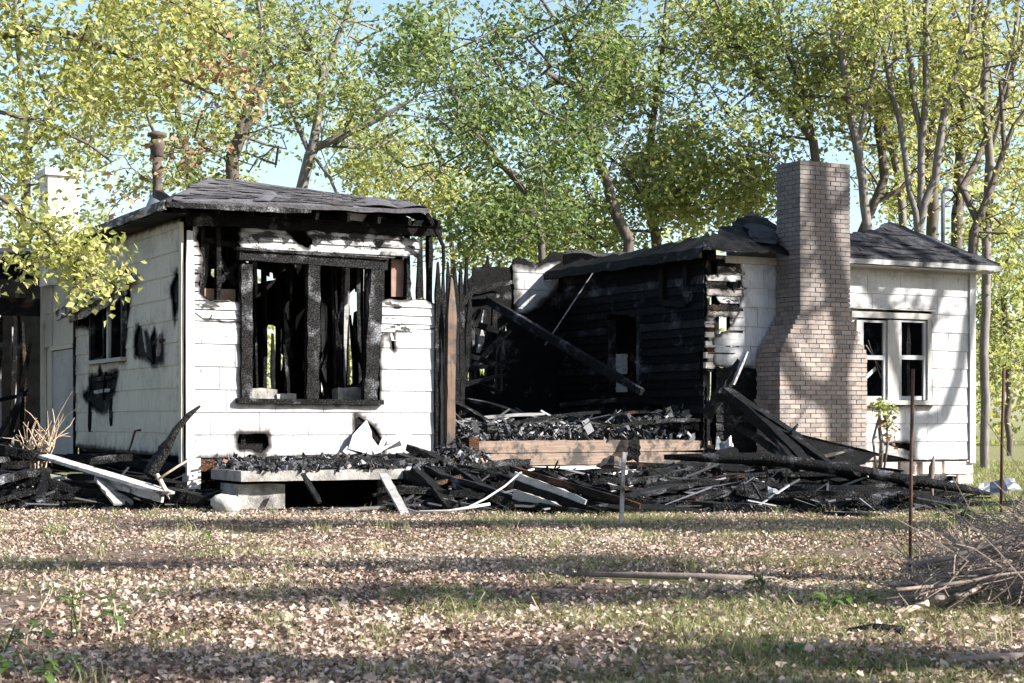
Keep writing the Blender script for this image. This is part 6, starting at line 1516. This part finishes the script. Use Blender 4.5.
# sticks and boards on the ground
bent('fallen_branch', 'stick', [G(560, 577) + Vector((0, 0, .02)), G(640, 580) + Vector((0, 0, .03)), G(700, 582) + Vector((0, 0, .03)), G(775, 583) + Vector((0, 0, .02))], [.012, .022, .026, .02], 'long dead branch lying across the middle of the yard', 'branch')
bent('charred_stick', 'char', [G(848, 636) + Vector((0, 0, .02)), G(875, 635) + Vector((0, 0, .03)), G(904, 637) + Vector((0, 0, .03))], [.02, .028, .022], 'short black stick on the leaves in the foreground', 'stick')
bent('grey_stick', 'stickpale', [G(940, 668) + Vector((0, 0, .02)), G(985, 665) + Vector((0, 0, .03)), G(1040, 660) + Vector((0, 0, .02))], [.012, .018, .016], 'long pale stick on the leaves below the brush pile', 'stick')
board(G(830, 516) + Vector((0, 0, .03)), G(872, 519) + Vector((0, 0, .04)), .2, .04, 'char_ash', 'small ashy board on the grass in front of the charred log')
bent('charred_lump', 'char', [G(955, 524) + Vector((0, 0, .04)), G(968, 524) + Vector((0, 0, .07)), G(985, 525) + Vector((0, 0, .03))], [.05, .08, .04], 'small black lump in the grass near the right rusty rod', 'charred lump')

# ------------------------------------------------------------------ ground cover
rg = np.random.default_rng(101)
def yard_points(n, y0, y1, p=1.0, wide=0.33):
    u = rg.random(n)
    Yv = (y0 ** p + (y1 ** p - y0 ** p) * u) ** (1 / p)
    Xv = (rg.random(n) * 2 - 1) * wide * Yv
    return Xv, Yv
def nz(X, Y, s, o): return np.array([mnoise.noise(Vector((x * s, y * s, o))) for x, y in zip(X, Y)])
# fallen leaves
X, Y = yard_points(130000, 6.0, 19.2, 1.0)
d = nz(X, Y, 0.55, 1.0) + 0.5 * nz(X, Y, 1.9, 4.0)
k = d > -0.40 + 0.7 * (rg.random(len(X)) - 0.35)
X, Y = X[k], Y[k]
P = np.stack([X, Y, np.abs(rg.normal(0, 0.012, len(X))) + 0.004], 1)
V, Fq = leaves(P, 0.034, rg, 0.8)
o = link('leaf_litter', np_mesh('leaf_litter', V, Fq, M['litter'])); tag(o, 'dry brown and pink fallen leaves covering the yard', 'leaves', None, 'stuff')
# bigger lobed leaves close by
X, Y = yard_points(1500, 6.0, 10.5, 1.2)
P = np.stack([X, Y, rg.uniform(0.012, 0.035, len(X))], 1)
V, Fq = leaves(P, 0.046, rg, 1.4, six=True)
o = link('lobed_leaves', np_mesh('lobed_leaves', V, Fq, M['litter'])); tag(o, 'larger lobed fallen leaves in the foreground', 'leaves', None, 'stuff')
# grass
def blades(X, Y, h0, h1, w0, rg, lean=0.5):
    n = len(X)
    h = rg.uniform(h0, h1, n); an = rg.random(n) * 6.283; ln = rg.normal(0, lean, (n, 2)) * h[:, None]
    wx, wy = np.cos(an) * w0, np.sin(an) * w0
    B = np.stack([X, Y, np.zeros(n)], 1)
    mid = B + np.stack([ln[:, 0] * .4, ln[:, 1] * .4, h * .62], 1); tip = B + np.stack([ln[:, 0], ln[:, 1], h * rg.uniform(.7, 1.0, n)], 1)
    wv = np.stack([wx, wy, np.zeros(n)], 1)
    V = np.stack([B - wv, B + wv, mid + wv * .7, mid - wv * .7, tip], 1).reshape(-1, 3)
    b = (np.arange(n) * 5)[:, None]
    return V, np.concatenate([b + np.array([[0, 1, 2]]), b + np.array([[0, 2, 3]]), b + np.array([[3, 2, 4]])])
X, Y = yard_points(210000, 6.0, 19.5, 1.1)
d = nz(X, Y, 0.5, 9.0) + 0.55 * nz(X, Y, 1.7, 2.0)
right = np.clip((X / Y) * 1.2, -0.25, 0.3)
k = d + right > 0.05 + 0.45 * rg.random(len(X))
V, Fq = blades(X[k], Y[k], 0.02, 0.065, 0.0022, rg, 0.8)
o = link('grass', np_mesh('grass', V, Fq, M['grass'])); tag(o, 'short patchy grass growing through the fallen leaves', 'grass', None, 'stuff')
# straggling taller tufts
TX, TY = [], []
for _ in range(150):
    x, y = yard_points(1, 6.2, 18.8, 1.2); m_ = rg.integers(10, 34)
    TX.append(x + rg.normal(0, .05, m_)); TY.append(y + rg.normal(0, .05, m_))
X, Y = np.concatenate(TX), np.concatenate(TY)
V, Fq = blades(X, Y, 0.05, 0.14, 0.0024, rg, 0.6)
o = link('grass_tufts', np_mesh('grass_tufts', V, Fq, M['grass'])); tag(o, 'taller straggling grass tufts scattered over the yard', 'grass', None, 'stuff')
# lawn beside the right wing
n = 26000; Y = rg.uniform(20.5, 40, n); X = Y * rg.uniform(0.235, 0.33, n)
V, Fq = blades(X, Y, 0.04, 0.12, 0.006, rg, 0.6)
o = link('lawn_grass', np_mesh('lawn_grass', V, Fq, M['grass'])); tag(o, 'sunlit rough lawn beyond the right wing', 'grass', None, 'stuff')

# leafy weeds
def weed(x, y, h, nst, nlf, ls, label, seed, group=None, dry=False, spread=0.10):
    rr = random.Random(seed); b = G(x, y)
    e = empty('broadleaf_weed', b); tag(e, label, 'weed', group)
    for k in range(nst):
        m = MB(); p = Vector((rr.uniform(-spread, spread), rr.uniform(-spread, spread) * .6, 0)); L = h * rr.uniform(.5, 1.0)
        q = p + Vector((rr.uniform(-.06, .06), rr.uniform(-.04, .04), L)); m.tube([p, (p + q) / 2 + Vector((rr.uniform(-.01, .01), 0, 0)), q], [.005, .004, .003], 4)
        st_ = m.build('stem', M['twig'] if dry or k % 2 else M['weed'], e)
        for j in range(nlf):
            t = 0.55 + 0.45 * (j + 1) / nlf; c = p + (q - p) * t; an = rr.uniform(0, 6.28); el = rr.uniform(-.3, .6); L2 = ls * rr.uniform(.6, 1.2)
            d = Vector((math.cos(an) * math.cos(el), math.sin(an) * math.cos(el), math.sin(el))); s = d.cross(Vector((0, 0, 1))).normalized(); u = s.cross(d)
            lm = MB(); w_ = L2 * .3
            V = []
            for tt, ww in ((0, .1), (.25, .85), (.5, 1), (.75, .7), (1, .02)):
                cc = c + d * L2 * tt - Vector((0, 0, .35 * L2 * tt * tt)); V += [cc - s * w_ * ww + u * w_ * .3 * ww, cc, cc + s * w_ * ww + u * w_ * .3 * ww]
            lm.v = [tuple(v) for v in V]
            for r in range(4):
                for cidx in range(2): a = r * 3 + cidx; lm.f.append((a, a + 1, a + 4, a + 3))
            lm.build('leaf', M['weed'], e, True)
    return e
weed(98, 640, 0.22, 9, 2, 0.10, 'broad-leaved green weed with dry stalks standing among leaves in the foreground', 1, spread=0.14)
weed(45, 610, 0.16, 6, 2, 0.06, 'small pale weed with thin dead stalks beside the broad-leaved weed', 2, dry=True, spread=0.16)
weed(30, 690, 0.16, 12, 3, 0.07, 'low dark leafy weed clump at the near edge of the yard', 3, spread=0.25)
weed(10, 655, 0.14, 7, 3, 0.07, 'low green weed beside the near leafy clump', 4, spread=0.12)
weed(832, 610, 0.10, 8, 3, 0.08, 'bright yellow-green leafy seedling left of the brush pile', 5, spread=0.2)
weed(755, 592, 0.11, 5, 3, 0.06, 'small green weed by the long dead branch', 6)
weed(56, 548, 0.2, 5, 3, 0.07, 'slender green weed on the leaves below the lumber pile', 7)
weed(968, 540, 0.32, 12, 4, 0.08, 'dark green leafy weeds around the right rusty rod', 8, spread=0.25)
weed(775, 655, 0.06, 5, 2, 0.06, 'flat light-green weed on the foreground leaves', 10, spread=.1)
weed(205, 543, 0.12, 6, 3, 0.06, 'low green weed on the bare strip before the stoop', 11, spread=.2)
weed(510, 612, 0.10, 6, 3, 0.05, 'low green weed in the middle of the yard', 12, spread=.2)
weed(1010, 540, 0.4, 10, 4, 0.07, 'leafy weeds growing behind the brush pile', 13, spread=.3)
